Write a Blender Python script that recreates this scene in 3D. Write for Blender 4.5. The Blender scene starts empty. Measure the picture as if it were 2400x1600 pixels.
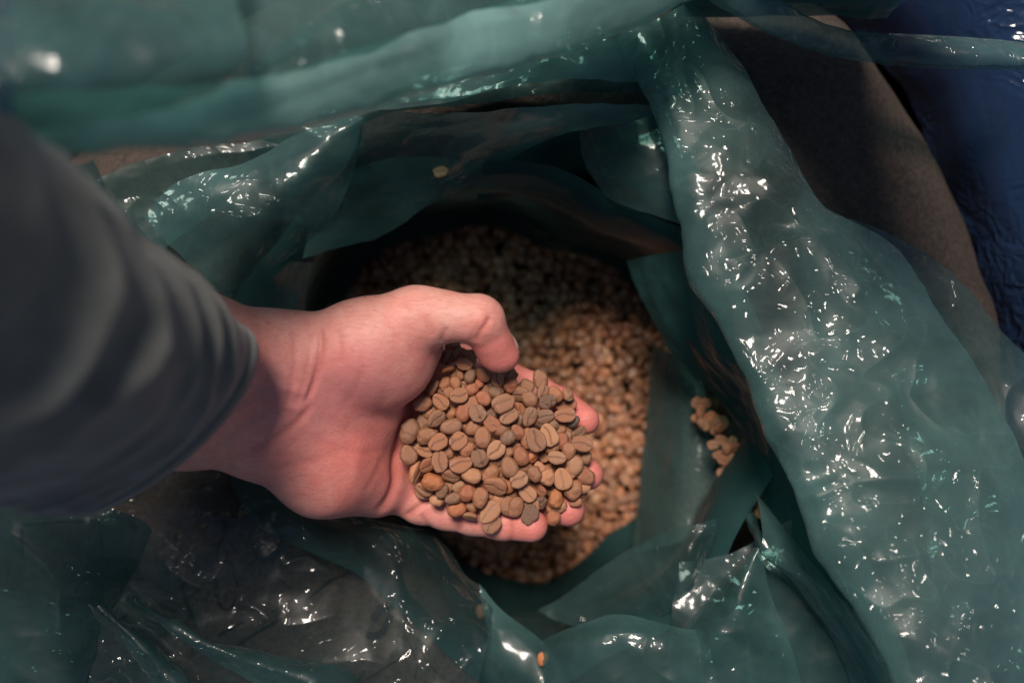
import bpy, bmesh, math, random
import numpy as np
from mathutils import Vector, Matrix, Euler
R = math.radians
SC = bpy.context.scene
COL = SC.collection
# ------------------------------------------------------------------ camera, world, sun, exposure
CAM_H = 0.45                 # metres above the beans in the palm
FPX = 2500.0                 # focal length in photograph pixels
cam_d = bpy.data.cameras.new('camera'); cam = bpy.data.objects.new('camera', cam_d); COL.objects.link(cam)
cam.location = (0, 0, CAM_H); cam.rotation_euler = (0, 0, 0)
cam_d.sensor_width = 36.0; cam_d.lens = 36.0 * FPX / 2400.0
cam_d.clip_start = 0.01; cam_d.clip_end = 100
cam_d.dof.use_dof = True; cam_d.dof.focus_distance = 0.452; cam_d.dof.aperture_fstop = 4.2
SC.camera = cam
SUN_EL, SUN_AZ = R(65), R(-10)          # azimuth from +Y towards +X
w = bpy.data.worlds.new('World'); SC.world = w; w.use_nodes = True
nt = w.node_tree; bg = nt.nodes['Background']
sky = nt.nodes.new('ShaderNodeTexSky'); sky.sky_type = 'NISHITA'; sky.sun_disc = False
sky.sun_elevation = SUN_EL; sky.sun_rotation = SUN_AZ; sky.altitude = 100
nt.links.new(sky.outputs[0], bg.inputs[0]); bg.inputs[1].default_value = 0.05
sd = bpy.data.lights.new('sun', 'SUN'); sun = bpy.data.objects.new('sun', sd); COL.objects.link(sun)
sd.energy = 4.1; sd.angle = R(15); sd.color = (1.0, 0.89, 0.79)
sdir = Vector((math.sin(SUN_AZ) * math.cos(SUN_EL), math.cos(SUN_AZ) * math.cos(SUN_EL), math.sin(SUN_EL)))
sun.rotation_euler = sdir.to_track_quat('Z', 'Y').to_euler(); sun.location = sdir * 3
SC.view_settings.view_transform = 'Standard'; SC.view_settings.look = 'None'
SC.view_settings.exposure = 0.12; SC.view_settings.gamma = 1.0
SC.render.engine = 'CYCLES'
SC.cycles.transparent_max_bounces = 32; SC.cycles.max_bounces = 10
SC.cycles.use_denoising = True
SC.cycles.sample_clamp_indirect = 4.0

# ------------------------------------------------------------------ helpers
def P(px, py, z):
    """point (mm) seen at photograph pixel px,py whose height is z mm above the focus plane"""
    s = (450.0 - z) / FPX
    return np.array([(px - 1200.0) * s, -(py - 800.0) * s, z])
def PD(x, y, z): return P(x * 1.0204, y * 1.0204, z)
def sc(z): return (450.0 - z) / FPX

def obj(name, me, mat=None, parent=None, **kw):
    o = bpy.data.objects.new(name, me); COL.objects.link(o)
    if mat is not None:
        me.materials.clear(); me.materials.append(mat)
    if parent is not None: o.parent = parent
    for k, v in kw.items(): o[k] = v
    return o
def mesh(name, verts, faces, smooth=True):
    """verts in mm"""
    me = bpy.data.meshes.new(name)
    v = np.asarray(verts, dtype=np.float64) * 0.001
    me.from_pydata(v.tolist() if len(v) < 2000 else v, [], faces if isinstance(faces, list) else faces.tolist())
    me.update()
    if smooth: me.polygons.foreach_set('use_smooth', np.ones(len(me.polygons), dtype=bool))
    return me
def set_attr(me, name, arr):
    a = me.color_attributes.new(name, 'FLOAT_COLOR', 'POINT')
    arr = np.asarray(arr, dtype=np.float32)
    if arr.shape[1] == 3: arr = np.hstack([arr, np.ones((len(arr), 1), np.float32)])
    a.data.foreach_set('color', arr.ravel())
def empty(name, loc, **kw):
    o = bpy.data.objects.new(name, None); COL.objects.link(o); o.location = loc
    o.empty_display_size = 0.02
    for k, v in kw.items(): o[k] = v
    return o
def catmull(pts, n):
    pts = np.asarray(pts, float)
    if len(pts) == 1: return np.repeat(pts, n, 0)
    if len(pts) == 2:
        t = np.linspace(0, 1, n)[:, None]; return pts[0] * (1 - t) + pts[1] * t
    seg = np.sqrt(np.maximum(np.linalg.norm(np.diff(pts, axis=0), axis=1), 1e-6))
    k = np.concatenate([[0], np.cumsum(seg)])
    # centripetal-ish cubic hermite with chord lengths
    m = np.zeros_like(pts)
    m[1:-1] = (pts[2:] - pts[:-2]) / (k[2:] - k[:-2])[:, None]
    m[0] = (pts[1] - pts[0]) / seg[0]; m[-1] = (pts[-1] - pts[-2]) / seg[-1]
    L = np.concatenate([[0], np.cumsum(np.linalg.norm(np.diff(pts, axis=0), axis=1))])
    tl = np.linspace(0, L[-1], n); tk = np.interp(tl, L, k)
    i = np.clip(np.searchsorted(k, tk, side='right') - 1, 0, len(pts) - 2)
    h = (k[i + 1] - k[i]); t = ((tk - k[i]) / h)[:, None]; h = h[:, None]
    return ((2*t**3 - 3*t**2 + 1) * pts[i] + (t**3 - 2*t**2 + t) * h * m[i] +
            (-2*t**3 + 3*t**2) * pts[i + 1] + (t**3 - t**2) * h * m[i + 1])
# value noise ---------------------------------------------------------------
_rs = np.random.RandomState(7); _perm = _rs.permutation(4096); _val = _rs.rand(4096) * 2 - 1
def vnoise(p):
    """smooth value noise on an (N,3) array, range about -1..1"""
    i = np.floor(p).astype(np.int64); f = p - i; f = f * f * f * (f * (f * 6 - 15) + 10)
    def h(x, y, z): return _val[_perm[(_perm[(_perm[x & 4095] + y) & 4095] + z) & 4095]]
    x, y, z = i[:, 0], i[:, 1], i[:, 2]; fx, fy, fz = f[:, 0], f[:, 1], f[:, 2]
    def L(a, b, t): return a + (b - a) * t
    return L(L(L(h(x,y,z), h(x+1,y,z), fx), L(h(x,y+1,z), h(x+1,y+1,z), fx), fy),
             L(L(h(x,y,z+1), h(x+1,y,z+1), fx), L(h(x,y+1,z+1), h(x+1,y+1,z+1), fx), fy), fz)
def fbm(p, oct=4, gain=.5):
    s = 0; a = 1; t = 0
    for o in range(oct):
        s = s + a * vnoise(p * 2**o + 17.3 * o); t += a; a *= gain
    return s / t
def ridged(p, oct=3):
    s = 0; a = 1; t = 0
    for o in range(oct):
        s = s + a * (1 - np.abs(vnoise(p * 2**o + 31.7 * o)) * 2); t += a; a *= .5
    return s / t
def smst(a, b, x):
    t = np.clip((x - a) / (b - a), 0, 1); return t * t * (3 - 2 * t)

def dist_poly(Q, poly):
    poly = catmull(np.array([(a, b, 0) for a, b in poly], float), 40)[:, :2]
    best = np.full(len(Q), 1e9); tt = np.zeros(len(Q))
    L = len(poly) - 1
    for i in range(L):
        a, b = poly[i], poly[i + 1]; ba = b - a; t = np.clip(((Q - a) @ ba) / (ba @ ba + 1e-9), 0, 1)
        d = np.linalg.norm(Q - a - t[:, None] * ba, axis=1); m = d < best; best[m] = d[m]; tt[m] = (i + t[m]) / L
    return best, tt
# node helper ----------------------------------------------------------------
class NT:
    def __init__(s, name):
        s.m = bpy.data.materials.new(name); s.m.use_nodes = True; s.t = s.m.node_tree
        s.t.nodes.clear(); s.out = s.n('ShaderNodeOutputMaterial')
    def n(s, typ, **kw):
        nd = s.t.nodes.new(typ)
        for k, v in kw.items():
            if k.startswith('i_'):
                key = k[2:]; key = int(key) if key.isdigit() else key.replace('_', ' ')
                if hasattr(v, 'is_output'): s.t.links.new(v, nd.inputs[key])
                else: nd.inputs[key].default_value = v
            else: setattr(nd, k, v)
        return nd
    def l(s, a, b): s.t.links.new(a, b)
    def math(s, op, a, b=0.0, c=0.0):
        nd = s.n('ShaderNodeMath', operation=op)
        for i, v in enumerate((a, b, c)):
            if hasattr(v, 'is_output'): s.l(v, nd.inputs[i])
            else: nd.inputs[i].default_value = v
        return nd.outputs[0]
    def mix(s, f, a, b, mode='MIX'):
        nd = s.n('ShaderNodeMix', data_type='RGBA', blend_type=mode)
        for i, v in ((0, f), (6, a), (7, b)):
            if hasattr(v, 'is_output'): s.l(v, nd.inputs[i])
            else: nd.inputs[i].default_value = v if i == 0 else (*v, 1) if len(v) == 3 else v
        return nd.outputs[2]
    def ramp(s, f, *stops):
        nd = s.n('ShaderNodeValToRGB'); s.l(f, nd.inputs[0]); e = nd.color_ramp.elements
        while len(e) < len(stops): e.new(0.5)
        for i, (p, c) in enumerate(stops):
            e[i].position = p; e[i].color = (c, c, c, 1) if not hasattr(c, '__len__') else (*c, 1)
        return nd.outputs[0]
    def noise(s, vec, scale, detail=3, rough=.5, dist=0, typ='FBM'):
        nd = s.n('ShaderNodeTexNoise', noise_type=typ); s.l(vec, nd.inputs['Vector'])
        nd.inputs['Scale'].default_value = scale; nd.inputs['Detail'].default_value = detail
        nd.inputs['Roughness'].default_value = rough; nd.inputs['Distortion'].default_value = dist
        return nd
def lin(r, g, b):
    f = lambda c: (c/255)/12.92 if c/255 <= .04045 else ((c/255+.055)/1.055)**2.4
    return (f(r), f(g), f(b))

# ------------------------------------------------------------------ materials
def film_material(name, tint, body, dens, bump=1.0, rough=0.10, seed=0.0, worm=70.0, wide=0):
    k = NT(name)
    geo = k.n('ShaderNodeNewGeometry'); tc = k.n('ShaderNodeTexCoord')
    ior = 1.5 if bump > .32 else 1.18
    mp = k.n('ShaderNodeMapping'); k.l(tc.outputs['Object'], mp.inputs[0]); mp.inputs['Location'].default_value = (seed, seed * .7, seed * .3)
    v = mp.outputs[0]
    # crumpled film: sharp little creases (zero lines of warped noise) gathered in patches, between calm stretches
    patch = k.ramp(k.noise(v, 13 if wide else 16, 2, .5, .3).outputs[0], (.34 if wide else .40, 0.03), (.56 if wide else .64, 1.0))
    def crease(scale, dist, eps, det=0):
        n_ = k.math('SUBTRACT', k.noise(v, scale, det, .5, dist).outputs[0], .5)
        return k.math('SQRT', k.math('MULTIPLY_ADD', n_, n_, eps * eps))
    c1 = crease(worm, 1.1, .012, 1); c2 = crease(worm * 2.1, .8, .016); c3 = crease(24, .7, .006, 1)
    h = k.math('MULTIPLY', k.math('ADD', k.math('MULTIPLY', c1, -.0060), k.math('MULTIPLY', c2, -.0022)), patch)
    hs = k.math('ADD', k.math('MULTIPLY', c3, -.0060), k.math('MULTIPLY', k.noise(v, 15, 2, .5, .3).outputs[0], .0050))
    h = k.math('ADD', h, hs)
    bs = k.n('ShaderNodeBump', i_Height=hs); bs.inputs['Strength'].default_value = bump; bs.inputs['Distance'].default_value = 1.0
    bp = k.n('ShaderNodeBump', i_Height=h); bp.inputs['Strength'].default_value = bump; bp.inputs['Distance'].default_value = 1.0
    nrm = bp.outputs[0]
    tr = k.n('ShaderNodeBsdfTransparent'); tr.inputs[0].default_value = (*tint, 1)
    df = k.n('ShaderNodeBsdfDiffuse'); tl = k.n('ShaderNodeBsdfTranslucent')
    cn = k.noise(v, 30, 4, .6).outputs[0]
    bc = k.mix(k.ramp(cn, (.3, 0.0), (.7, 1.0)), tuple(c * .85 for c in body), tuple(min(1, c * 1.12) for c in body))
    k.l(bc, df.inputs[0]); k.l(bc, tl.inputs[0])
    m1 = k.n('ShaderNodeMixShader'); m1.inputs[0].default_value = .5; k.l(df.outputs[0], m1.inputs[1]); k.l(tl.outputs[0], m1.inputs[2])
    # a film seen at a slant hides more; creases and scuffs cloud it
    lw = k.n('ShaderNodeLayerWeight', i_Blend=.35)
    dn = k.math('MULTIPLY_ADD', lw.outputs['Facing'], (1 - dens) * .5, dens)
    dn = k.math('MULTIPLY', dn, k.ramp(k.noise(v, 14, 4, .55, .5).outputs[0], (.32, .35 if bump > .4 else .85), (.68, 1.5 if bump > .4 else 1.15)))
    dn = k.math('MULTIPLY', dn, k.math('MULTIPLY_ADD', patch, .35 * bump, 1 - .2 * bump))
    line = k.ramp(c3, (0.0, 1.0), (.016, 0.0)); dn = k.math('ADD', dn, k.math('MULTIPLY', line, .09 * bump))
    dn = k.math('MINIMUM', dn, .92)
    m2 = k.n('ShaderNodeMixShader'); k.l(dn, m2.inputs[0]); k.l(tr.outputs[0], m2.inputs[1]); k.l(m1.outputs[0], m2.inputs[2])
    gl = k.n('ShaderNodeBsdfGlossy', i_Normal=nrm); gl.inputs['Roughness'].default_value = rough
    g2 = k.n('ShaderNodeBsdfGlossy', i_Normal=bs.outputs[0]); g2.inputs['Roughness'].default_value = .44
    mg = k.n('ShaderNodeMixShader'); mg.inputs[0].default_value = .48; k.l(gl.outputs[0], mg.inputs[1]); k.l(g2.outputs[0], mg.inputs[2])
    fr = k.n('ShaderNodeFresnel', i_Normal=nrm); k.l(k.math('MULTIPLY_ADD', geo.outputs['Backfacing'], 1/ior-ior, ior), fr.inputs[0])
    m3 = k.n('ShaderNodeMixShader'); k.l(fr.outputs[0], m3.inputs[0]); k.l(m2.outputs[0], m3.inputs[1]); k.l(mg.outputs[0], m3.inputs[2])
    k.l(m3.outputs[0], k.out.inputs[0])
    return k.m
TEAL = (.118, .258, .250)
FILM = film_material('green_film', (.46, .68, .65), TEAL, .36, 1.0, .10, 0.0)
FILM_D = film_material('green_film_doubled', (.38, .62, .58), TEAL, .60, 1.0, .10, 3.1)
FILM_B = film_material('green_film_belt_lit', (.42, .64, .60), (.29, .52, .495), .60, 1.0, .11, 5.1)  # body colour lightened where the doubled belt faces the sun
FILM_K = film_material('green_film_shaded', (.27, .44, .43), (.075, .19, .185), .30, .8, .10, 13.9)  # shaded copy: dark of film with nothing lit behind, put into its colour
FILM_R = film_material('green_film_crumpled_lit', (.42, .64, .61), (.185, .365, .350), .28, 1.0, .09, 2.7, 68, 1)  # lit copy of the film, sunlight put into the body colour
FILM_W = film_material('green_film_wall_shaded', (.30, .46, .45), (.036, .100, .098), .80, .3, .25, 21.9)  # shade on the walls of the hole put into a dark body colour
FILM_SHADE = film_material('green_film_shade_panel', (.30, .46, .45), (.075, .19, .18), .88, .8, .12, 8.9)  # near-opaque film for the unseen panels added as a shade
FILM_V = film_material('green_film_inner', (.62, .72, .70), TEAL, .15, .3, .15, 23.9)
FILM_L = film_material('green_film_clear', (.74, .80, .79), (.055, .125, .125), .13, 1.1, .09, 17.7, 62, 1)
FILM_C = film_material('green_film_thin', (.58, .68, .66), TEAL, .17, 1.1, .09, 7.7, 60, 1)
FILM_S = film_material('green_film_smooth', (.42, .64, .61), TEAL, .38, .45, .14, 11.3)

def sack_material(ca=(.040, .032, .028), cb=(.068, .053, .044), cc=(.115, .090, .074)):
    k = NT('sack_cloth'); tc = k.n('ShaderNodeTexCoord'); v = tc.outputs['Object']
    n = k.noise(v, 900, 3, .6).outputs[0]; n2 = k.noise(v, 60, 4, .55).outputs[0]; n3 = k.noise(v, 350, 3, .7).outputs[0]
    c = k.mix(k.ramp(n2, (.3, 0.), (.7, 1.)), ca, cb)
    c = k.mix(k.ramp(n3, (.35, 0.), (.7, .75)), c, cc)
    c = k.mix(k.ramp(n, (.3, .0), (.75, .5)), c, (.035, .03, .027))
    h = k.math('ADD', k.math('MULTIPLY', n, .0006), k.math('MULTIPLY', n3, .0012))
    b = k.n('ShaderNodeBump', i_Height=h); b.inputs['Distance'].default_value = 1; b.inputs['Strength'].default_value = .8
    p = k.n('ShaderNodeBsdfPrincipled', i_Base_Color=c, i_Roughness=.95, i_Normal=b.outputs[0]); p.inputs['Specular IOR Level'].default_value = .1
    k.l(p.outputs[0], k.out.inputs[0]); return k.m
SACK = sack_material()
SACK_LIT = sack_material((.125, .125, .118), (.185, .182, .172), (.25, .245, .235))  # lit copy of the sack cloth, light on the inner panel put into its colour
def simple(name, col, rough=.8, spec=.3):
    k = NT(name); tc = k.n('ShaderNodeTexCoord')
    c = k.mix(k.ramp(k.noise(tc.outputs['Object'], 40, 4).outputs[0], (.3, 0.), (.7, 1.)), tuple(x * .8 for x in col), tuple(min(1, x * 1.2) for x in col))
    p = k.n('ShaderNodeBsdfPrincipled', i_Base_Color=c, i_Roughness=rough); p.inputs['Specular IOR Level'].default_value = spec
    k.l(p.outputs[0], k.out.inputs[0]); return k.m
def blue_material():
    k = NT('blue_film'); tc = k.n('ShaderNodeTexCoord'); v = tc.outputs['Object']
    patch = k.ramp(k.noise(v, 13, 2, .5, .3).outputs[0], (.42, 0.04), (.62, 1.0))
    def crease(scale, dist, eps):
        n_ = k.math('SUBTRACT', k.noise(v, scale, 1, .5, dist).outputs[0], .5); return k.math('SQRT', k.math('MULTIPLY_ADD', n_, n_, eps * eps))
    h = k.math('MULTIPLY', k.math('ADD', k.math('MULTIPLY', crease(62, 1.1, .012), -.0055), k.math('MULTIPLY', crease(130, .8, .016), -.002)), patch)
    h = k.math('ADD', h, k.math('MULTIPLY', crease(20, .7, .006), -.0028))
    b = k.n('ShaderNodeBump', i_Height=h); b.inputs['Distance'].default_value = 1; b.inputs['Strength'].default_value = 1
    c = k.mix(k.noise(v, 9, 3).outputs[0], (.009, .019, .050), (.015, .034, .082))
    p = k.n('ShaderNodeBsdfPrincipled', i_Base_Color=c, i_Roughness=.13, i_Normal=b.outputs[0])
    k.l(p.outputs[0], k.out.inputs[0]); return k.m
BLUE = blue_material()
def skin_material():
    k = NT('skin'); tc = k.n('ShaderNodeTexCoord'); v = tc.outputs['Object']
    at = k.n('ShaderNodeVertexColor', layer_name='skin')
    mot = k.ramp(k.noise(v, 90, 4, .6).outputs[0], (.3, 0.), (.7, 1.))
    c = k.mix(k.math('MULTIPLY', mot, .28), at.outputs[0], (.66, .26, .22), 'MIX')
    c = k.mix(k.ramp(k.noise(v, 700, 2, .6).outputs[0], (.35, .14), (.65, 0.)), c, (.42, .16, .12))
    ml = k.n('ShaderNodeMapping'); k.l(v, ml.inputs[0]); ml.inputs['Rotation'].default_value = (0, 0, -.9); ml.inputs['Scale'].default_value = (.22, 1, .5)
    fine = k.noise(ml.outputs[0], 900, 3, .6, .3).outputs[0]
    c = k.mix(k.ramp(fine, (.36, .30), (.52, 0.)), c, (.40, .13, .10))
    vo = k.n('ShaderNodeTexVoronoi', feature='DISTANCE_TO_EDGE'); vo.inputs['Scale'].default_value = 950
    mp = k.n('ShaderNodeMapping'); k.l(v, mp.inputs[0]); mp.inputs['Scale'].default_value = (1, .55, .8); mp.inputs['Rotation'].default_value = (0, 0, .7)
    wn = k.noise(v, 300, 2); 
    k.l(mp.outputs[0], vo.inputs['Vector'])
    h = k.math('ADD', k.math('MULTIPLY', vo.outputs[0], .00032), k.math('MULTIPLY', k.noise(v, 260, 4, .6).outputs[0], .0003))
    b = k.n('ShaderNodeBump', i_Height=h); b.inputs['Distance'].default_value = 1; b.inputs['Strength'].default_value = .55
    p = k.n('ShaderNodeBsdfPrincipled', i_Base_Color=c, i_Roughness=.52, i_Normal=b.outputs[0])
    p.inputs['Specular IOR Level'].default_value = .35
    p.inputs['Subsurface Weight'].default_value = .22; p.inputs['Subsurface Radius'].default_value = (1., .35, .2)
    p.inputs['Subsurface Scale'].default_value = .0035
    k.l(p.outputs[0], k.out.inputs[0]); return k.m
SKIN = skin_material()
def sleeve_material():
    k = NT('sleeve_cloth'); tc = k.n('ShaderNodeTexCoord'); v = tc.outputs['Object']
    c = k.mix(k.ramp(k.noise(v, 80, 4).outputs[0], (.3, 0.), (.7, 1.)), (.082, .084, .076), (.125, .128, .118))
    n = k.noise(v, 1500, 2).outputs[0]
    b = k.n('ShaderNodeBump', i_Height=k.math('MULTIPLY', n, .0005)); b.inputs['Distance'].default_value = 1; b.inputs['Strength'].default_value = .6
    p = k.n('ShaderNodeBsdfPrincipled', i_Base_Color=c, i_Roughness=.75, i_Normal=b.outputs[0])
    p.inputs['Sheen Weight'].default_value = .25; p.inputs['Sheen Roughness'].default_value = .5
    k.l(p.outputs[0], k.out.inputs[0]); return k.m
SLEEVE = sleeve_material()
def bean_material(attr):
    k = NT('coffee_bean_heap' if attr else 'coffee_bean'); tc = k.n('ShaderNodeTexCoord'); v = tc.outputs['Object']
    if attr:
        a = k.n('ShaderNodeVertexColor', layer_name='tone'); base = a.outputs[0]; rnd = 0.0; vv = v
    else:
        oi = k.n('ShaderNodeObjectInfo'); base = oi.outputs['Color']; rnd = oi.outputs['Random']
        vm = k.n('ShaderNodeVectorMath', operation='ADD'); k.l(v, vm.inputs[0])
        cx = k.n('ShaderNodeCombineXYZ', i_X=rnd, i_Y=k.math('MULTIPLY', rnd, 7.7)); k.l(cx.outputs[0], vm.inputs[1]); vv = vm.outputs[0]
    dark = k.mix(1.0, base, (.50, .40, .33), 'MULTIPLY'); light = k.mix(.34, base, (.74, .50, .34))
    n = k.noise(vv, 260, 4, .6).outputs[0]
    c = k.mix(k.ramp(n, (.30, 0.), (.72, 1.)), dark, light)
    c = k.mix(k.ramp(k.noise(vv, 900, 3, .6).outputs[0], (.35, .30), (.6, 0.)), c, k.mix(1.0, base, (.5, .4, .33), 'MULTIPLY'))
    if not attr:
        cr = k.n('ShaderNodeVertexColor', layer_name='crease')
        sep = k.n('ShaderNodeSeparateColor'); k.l(cr.outputs[0], sep.inputs[0])
        skin = k.math('MULTIPLY', sep.outputs[0], k.ramp(k.noise(vv, 900, 3, .7).outputs[0], (.52, 0.), (.60, .8)))
        c = k.mix(skin, c, (.70, .50, .34))
        fl = k.math('MULTIPLY', k.ramp(k.noise(vv, 210, 2, .5, .8).outputs[0], (.64, 0.), (.70, .55)), k.ramp(k.noise(vv, 1200, 2).outputs[0], (.35, .3), (.6, 1.)))
        c = k.mix(fl, c, (.66, .47, .33))
        c = k.mix(k.math('MULTIPLY', sep.outputs[1], k.math('SUBTRACT', .85, k.math('MULTIPLY', skin, .8))), c, k.mix(1.0, base, (.20, .13, .09), 'MULTIPLY'))
    h = k.math('ADD', k.math('MULTIPLY', k.noise(vv, 380, 4, .65, .6).outputs[0], .0011), k.math('MULTIPLY', k.noise(vv, 1400, 2).outputs[0], .00022))
    b = k.n('ShaderNodeBump', i_Height=h); b.inputs['Distance'].default_value = 1; b.inputs['Strength'].default_value = .4
    p = k.n('ShaderNodeBsdfPrincipled', i_Base_Color=c, i_Roughness=.33, i_Normal=b.outputs[0]); p.inputs['Specular IOR Level'].default_value = .55
    k.l(p.outputs[0], k.out.inputs[0]); return k.m
BEAN = bean_material(False); HEAPM = bean_material(True)
INK = simple('black_ink', (.012, .012, .013), .7, .2)
SOIL = simple('ground', (.10, .08, .065), .95, .1)

# ------------------------------------------------------------------ ground, blue sheet, sack
def polar(name, cx, cy, prof, nth=240, lump=0, seed=0, sub=6, rfun=None):
    pr = catmull(prof, (len(prof) - 1) * sub + 1); n = len(pr)
    th = np.linspace(0, 2 * np.pi, nth, endpoint=False)
    T, I = np.meshgrid(th, np.arange(n), indexing='ij')
    r = pr[I, 0]; z = pr[I, 1].copy()
    if rfun is not None: r = r * rfun(T, I / (n - 1.0))
    x = cx + r * np.cos(T); y = cy + r * np.sin(T)
    V = np.stack([x, y, z], -1).reshape(-1, 3)
    if lump:
        d = fbm(V / 55.0 + seed, 3); V[:, 2] += lump * d
        e = fbm(V / 40.0 + seed + 9, 3); rr = V[:, :2] - [cx, cy]; V[:, :2] += rr / (np.linalg.norm(rr, axis=1, keepdims=True) + 1e-6) * (e * lump * .7)[:, None]
    F = []
    for i in range(nth):
        j = (i + 1) % nth
        for k in range(n - 1):
            F.append((i * n + k, j * n + k, j * n + k + 1, i * n + k + 1))
    return V, F
g = mesh('ground', [(-30000, -30000, -330), (30000, -30000, -330), (30000, 30000, -330), (-30000, 30000, -330)], [(0, 1, 2, 3)], False)
obj('ground', g, SOIL, kind='structure', label='dark earth ground under the sack')

def mouth(T): return 1 - .34 * np.exp(-((np.mod(T, 2*np.pi) - 4.15) / .50)**2)
def sack_r(T, u):
    return mouth(T) + (1 - mouth(T)) * smst(.5, .82, u) + .32 * smst(.35, .85, u) * np.exp(-((np.mod(T, 2*np.pi) - 3.65) / 1.0)**4) + .035 * np.sin(2 * T + .6) * smst(.2, .9, u) + .13 * smst(.4, 1, u) * np.exp(-((np.mod(T + 1, 2*np.pi) - 1.85) / .45)**2) + .02 * np.sin(5 * T + 1.9)
V, F = polar('sheet', 0, -33, [(236, -120), (250, -75), (300, -48), (380, -70), (470, -150), (520, -318)], 200, 9, 3.0, 8, lambda T, u: sack_r(T, 1.0))
obj('plastic_sheet', mesh('plastic_sheet', V, F), BLUE, label='glossy deep blue plastic sheet crumpled around the brown sack', category='plastic sheet')

V, F = polar('sack', 0, -33, [(20, -212), (90, -212), (132, -206), (150, -150), (146, -95), (148, -68), (166, -56), (198, -57), (226, -66), (242, -92), (248, -150), (250, -320)], 300, 6, 1.0, 7, sack_r)
sack = obj('fabric_sack', mesh('fabric_sack', V, F), SACK, label='open brown felt-like cloth sack lined with green plastic and filled with coffee beans', category='sack')
_SV = V.reshape(300, -1, 3)
def sack_z(x, y):
    d = (V[:, 0] - x)**2 + (V[:, 1] - y)**2
    m = V[:, 2] > -140
    d = np.where(m, d, 1e9); i = np.argsort(d)[:4]; ww = 1 / (d[i] + 1); return float((V[i, 2] * ww).sum() / ww.sum())
from mathutils.bvhtree import BVHTree
_bvh = BVHTree.FromPolygons([tuple(v) for v in V], F)
def on_sack(px, py, lift=.5):
    """where the ray of a photograph pixel meets the sack cloth (mm)"""
    o = Vector((0, 0, 450)); d = Vector(P(px, py, 0)) - o; d.normalize()
    h = _bvh.ray_cast(o, d)
    return np.array(h[0] + h[1] * (lift if h[1].z > 0 else -lift)) if h[0] is not None else P(px, py, -60)
STROKES = [([(1165,290),(1160,350),(1210,440),(1280,495),(1370,530),(1450,640),(1530,740)],16),([(1130,250),(1060,320),(1040,430)],7),([(1030,440),(1080,450),(1150,480),(1210,500)],8),
 ([(1040,462),(1120,490),(1200,505)],7),([(1060,540),(1170,545)],7),([(860,320),(780,350),(640,365),(520,370)],7),([(860,320),(850,360),(740,372)],7),([(730,395),(728,440),(724,495)],38),
 ([(720,500),(680,600),(670,700)],10),([(720,500),(770,570),(800,630)],10),([(830,500),(880,590),(940,610),(940,680),(900,710)],10),([(480,640),(540,720),(600,750),(650,760),(670,850),(690,960),(730,1020),(780,990),(800,940)],11),
 ([(690,690),(750,685),(780,720),(790,780),(820,870)],10),([(640,770),(655,860),(680,980),(735,1030)],7),([(390,500),(380,650),(420,800),(460,960),(530,1140)],20),([(1060,580),(970,650),(980,700),(1060,780),(1180,880)],10),
 ([(680,1200),(770,1150),(860,1100)],20),([(820,1260),(960,1170),(1100,1090),(1300,950),(1450,830),(1600,770)],20),([(1050,1040),(1180,960),(1300,870)],16),
 ([(1800,995),(1885,1035)],52),([(1800,995),(1770,1050),(1745,1095)],50),([(1880,1040),(1850,1110),(1815,1170),(1770,1200),(1710,1195),(1635,1140)],48),
 ([(1600,770),(1750,840),(1900,930)],9),([(1790,870),(1830,905),(1850,895),(1880,930),(1915,930)],8),([(1700,1500),(1880,1390),(2060,1280)],9),([(2060,1280),(2100,1350),(2150,1420),(2250,1500)],9),
 ([(1960,1190),(2010,1290),(2050,1400),(2030,1500)],7),([(60,930),(200,920),(320,1020),(420,1030)],12),([(540,620),(600,660)],10),([(600,430),(700,410),(760,440)],8),([(1690,1440),(1640,1520)],8)]
STROKES = [([(280 + x / 2.94, 1080 + y / 2.94) for x, y in p], w_ / 2.94) for p, w_ in STROKES]
STROKES += [([(x / 3.137, 1100 + y / 3.137) for x, y in p], w_ / 3.137) for p, w_ in [([(720,370),(745,450),(750,590)],14),([(170,405),(400,385),(720,370)],14),([(160,420),(168,640)],16),
  ([(540,810),(700,790),(860,800),(1060,800)],9),([(900,1100),(1010,960),(1060,900),(1180,980),(1300,1040)],14),([(640,1190),(760,1150),(880,1010),(980,1000)],14),([(740,650),(820,660),(980,690),(1000,740)],9),([(980,380),(1000,450)],22)]]
def ribbons(strokes):
    V_, F_ = [], []
    for p, w_ in strokes:
        c = catmull([(x, y, 0) for x, y in p], max(6, 5 * len(p)))[:, :2]
        t = np.gradient(c, axis=0); t /= np.linalg.norm(t, axis=1, keepdims=True); n_ = np.stack([-t[:, 1], t[:, 0]], 1)
        b0 = len(V_)
        for i in range(len(c)):
            ww = w_ * .5 * (1 + .25 * math.sin(i * 1.7 + len(p)))
            for sgn in (-1, 0, 1): V_.append(on_sack(*(c[i] + n_[i] * ww * sgn)))
        for i in range(len(c) - 1):
            for q in (0, 1):
                a = b0 + 3 * i + q; F_.append((a, a + 1, a + 4, a + 3))
    return V_, F_
Vp, Fp = ribbons(STROKES)
obj('printed_marks', mesh('printed_marks', Vp, Fp), INK, sack)

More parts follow.
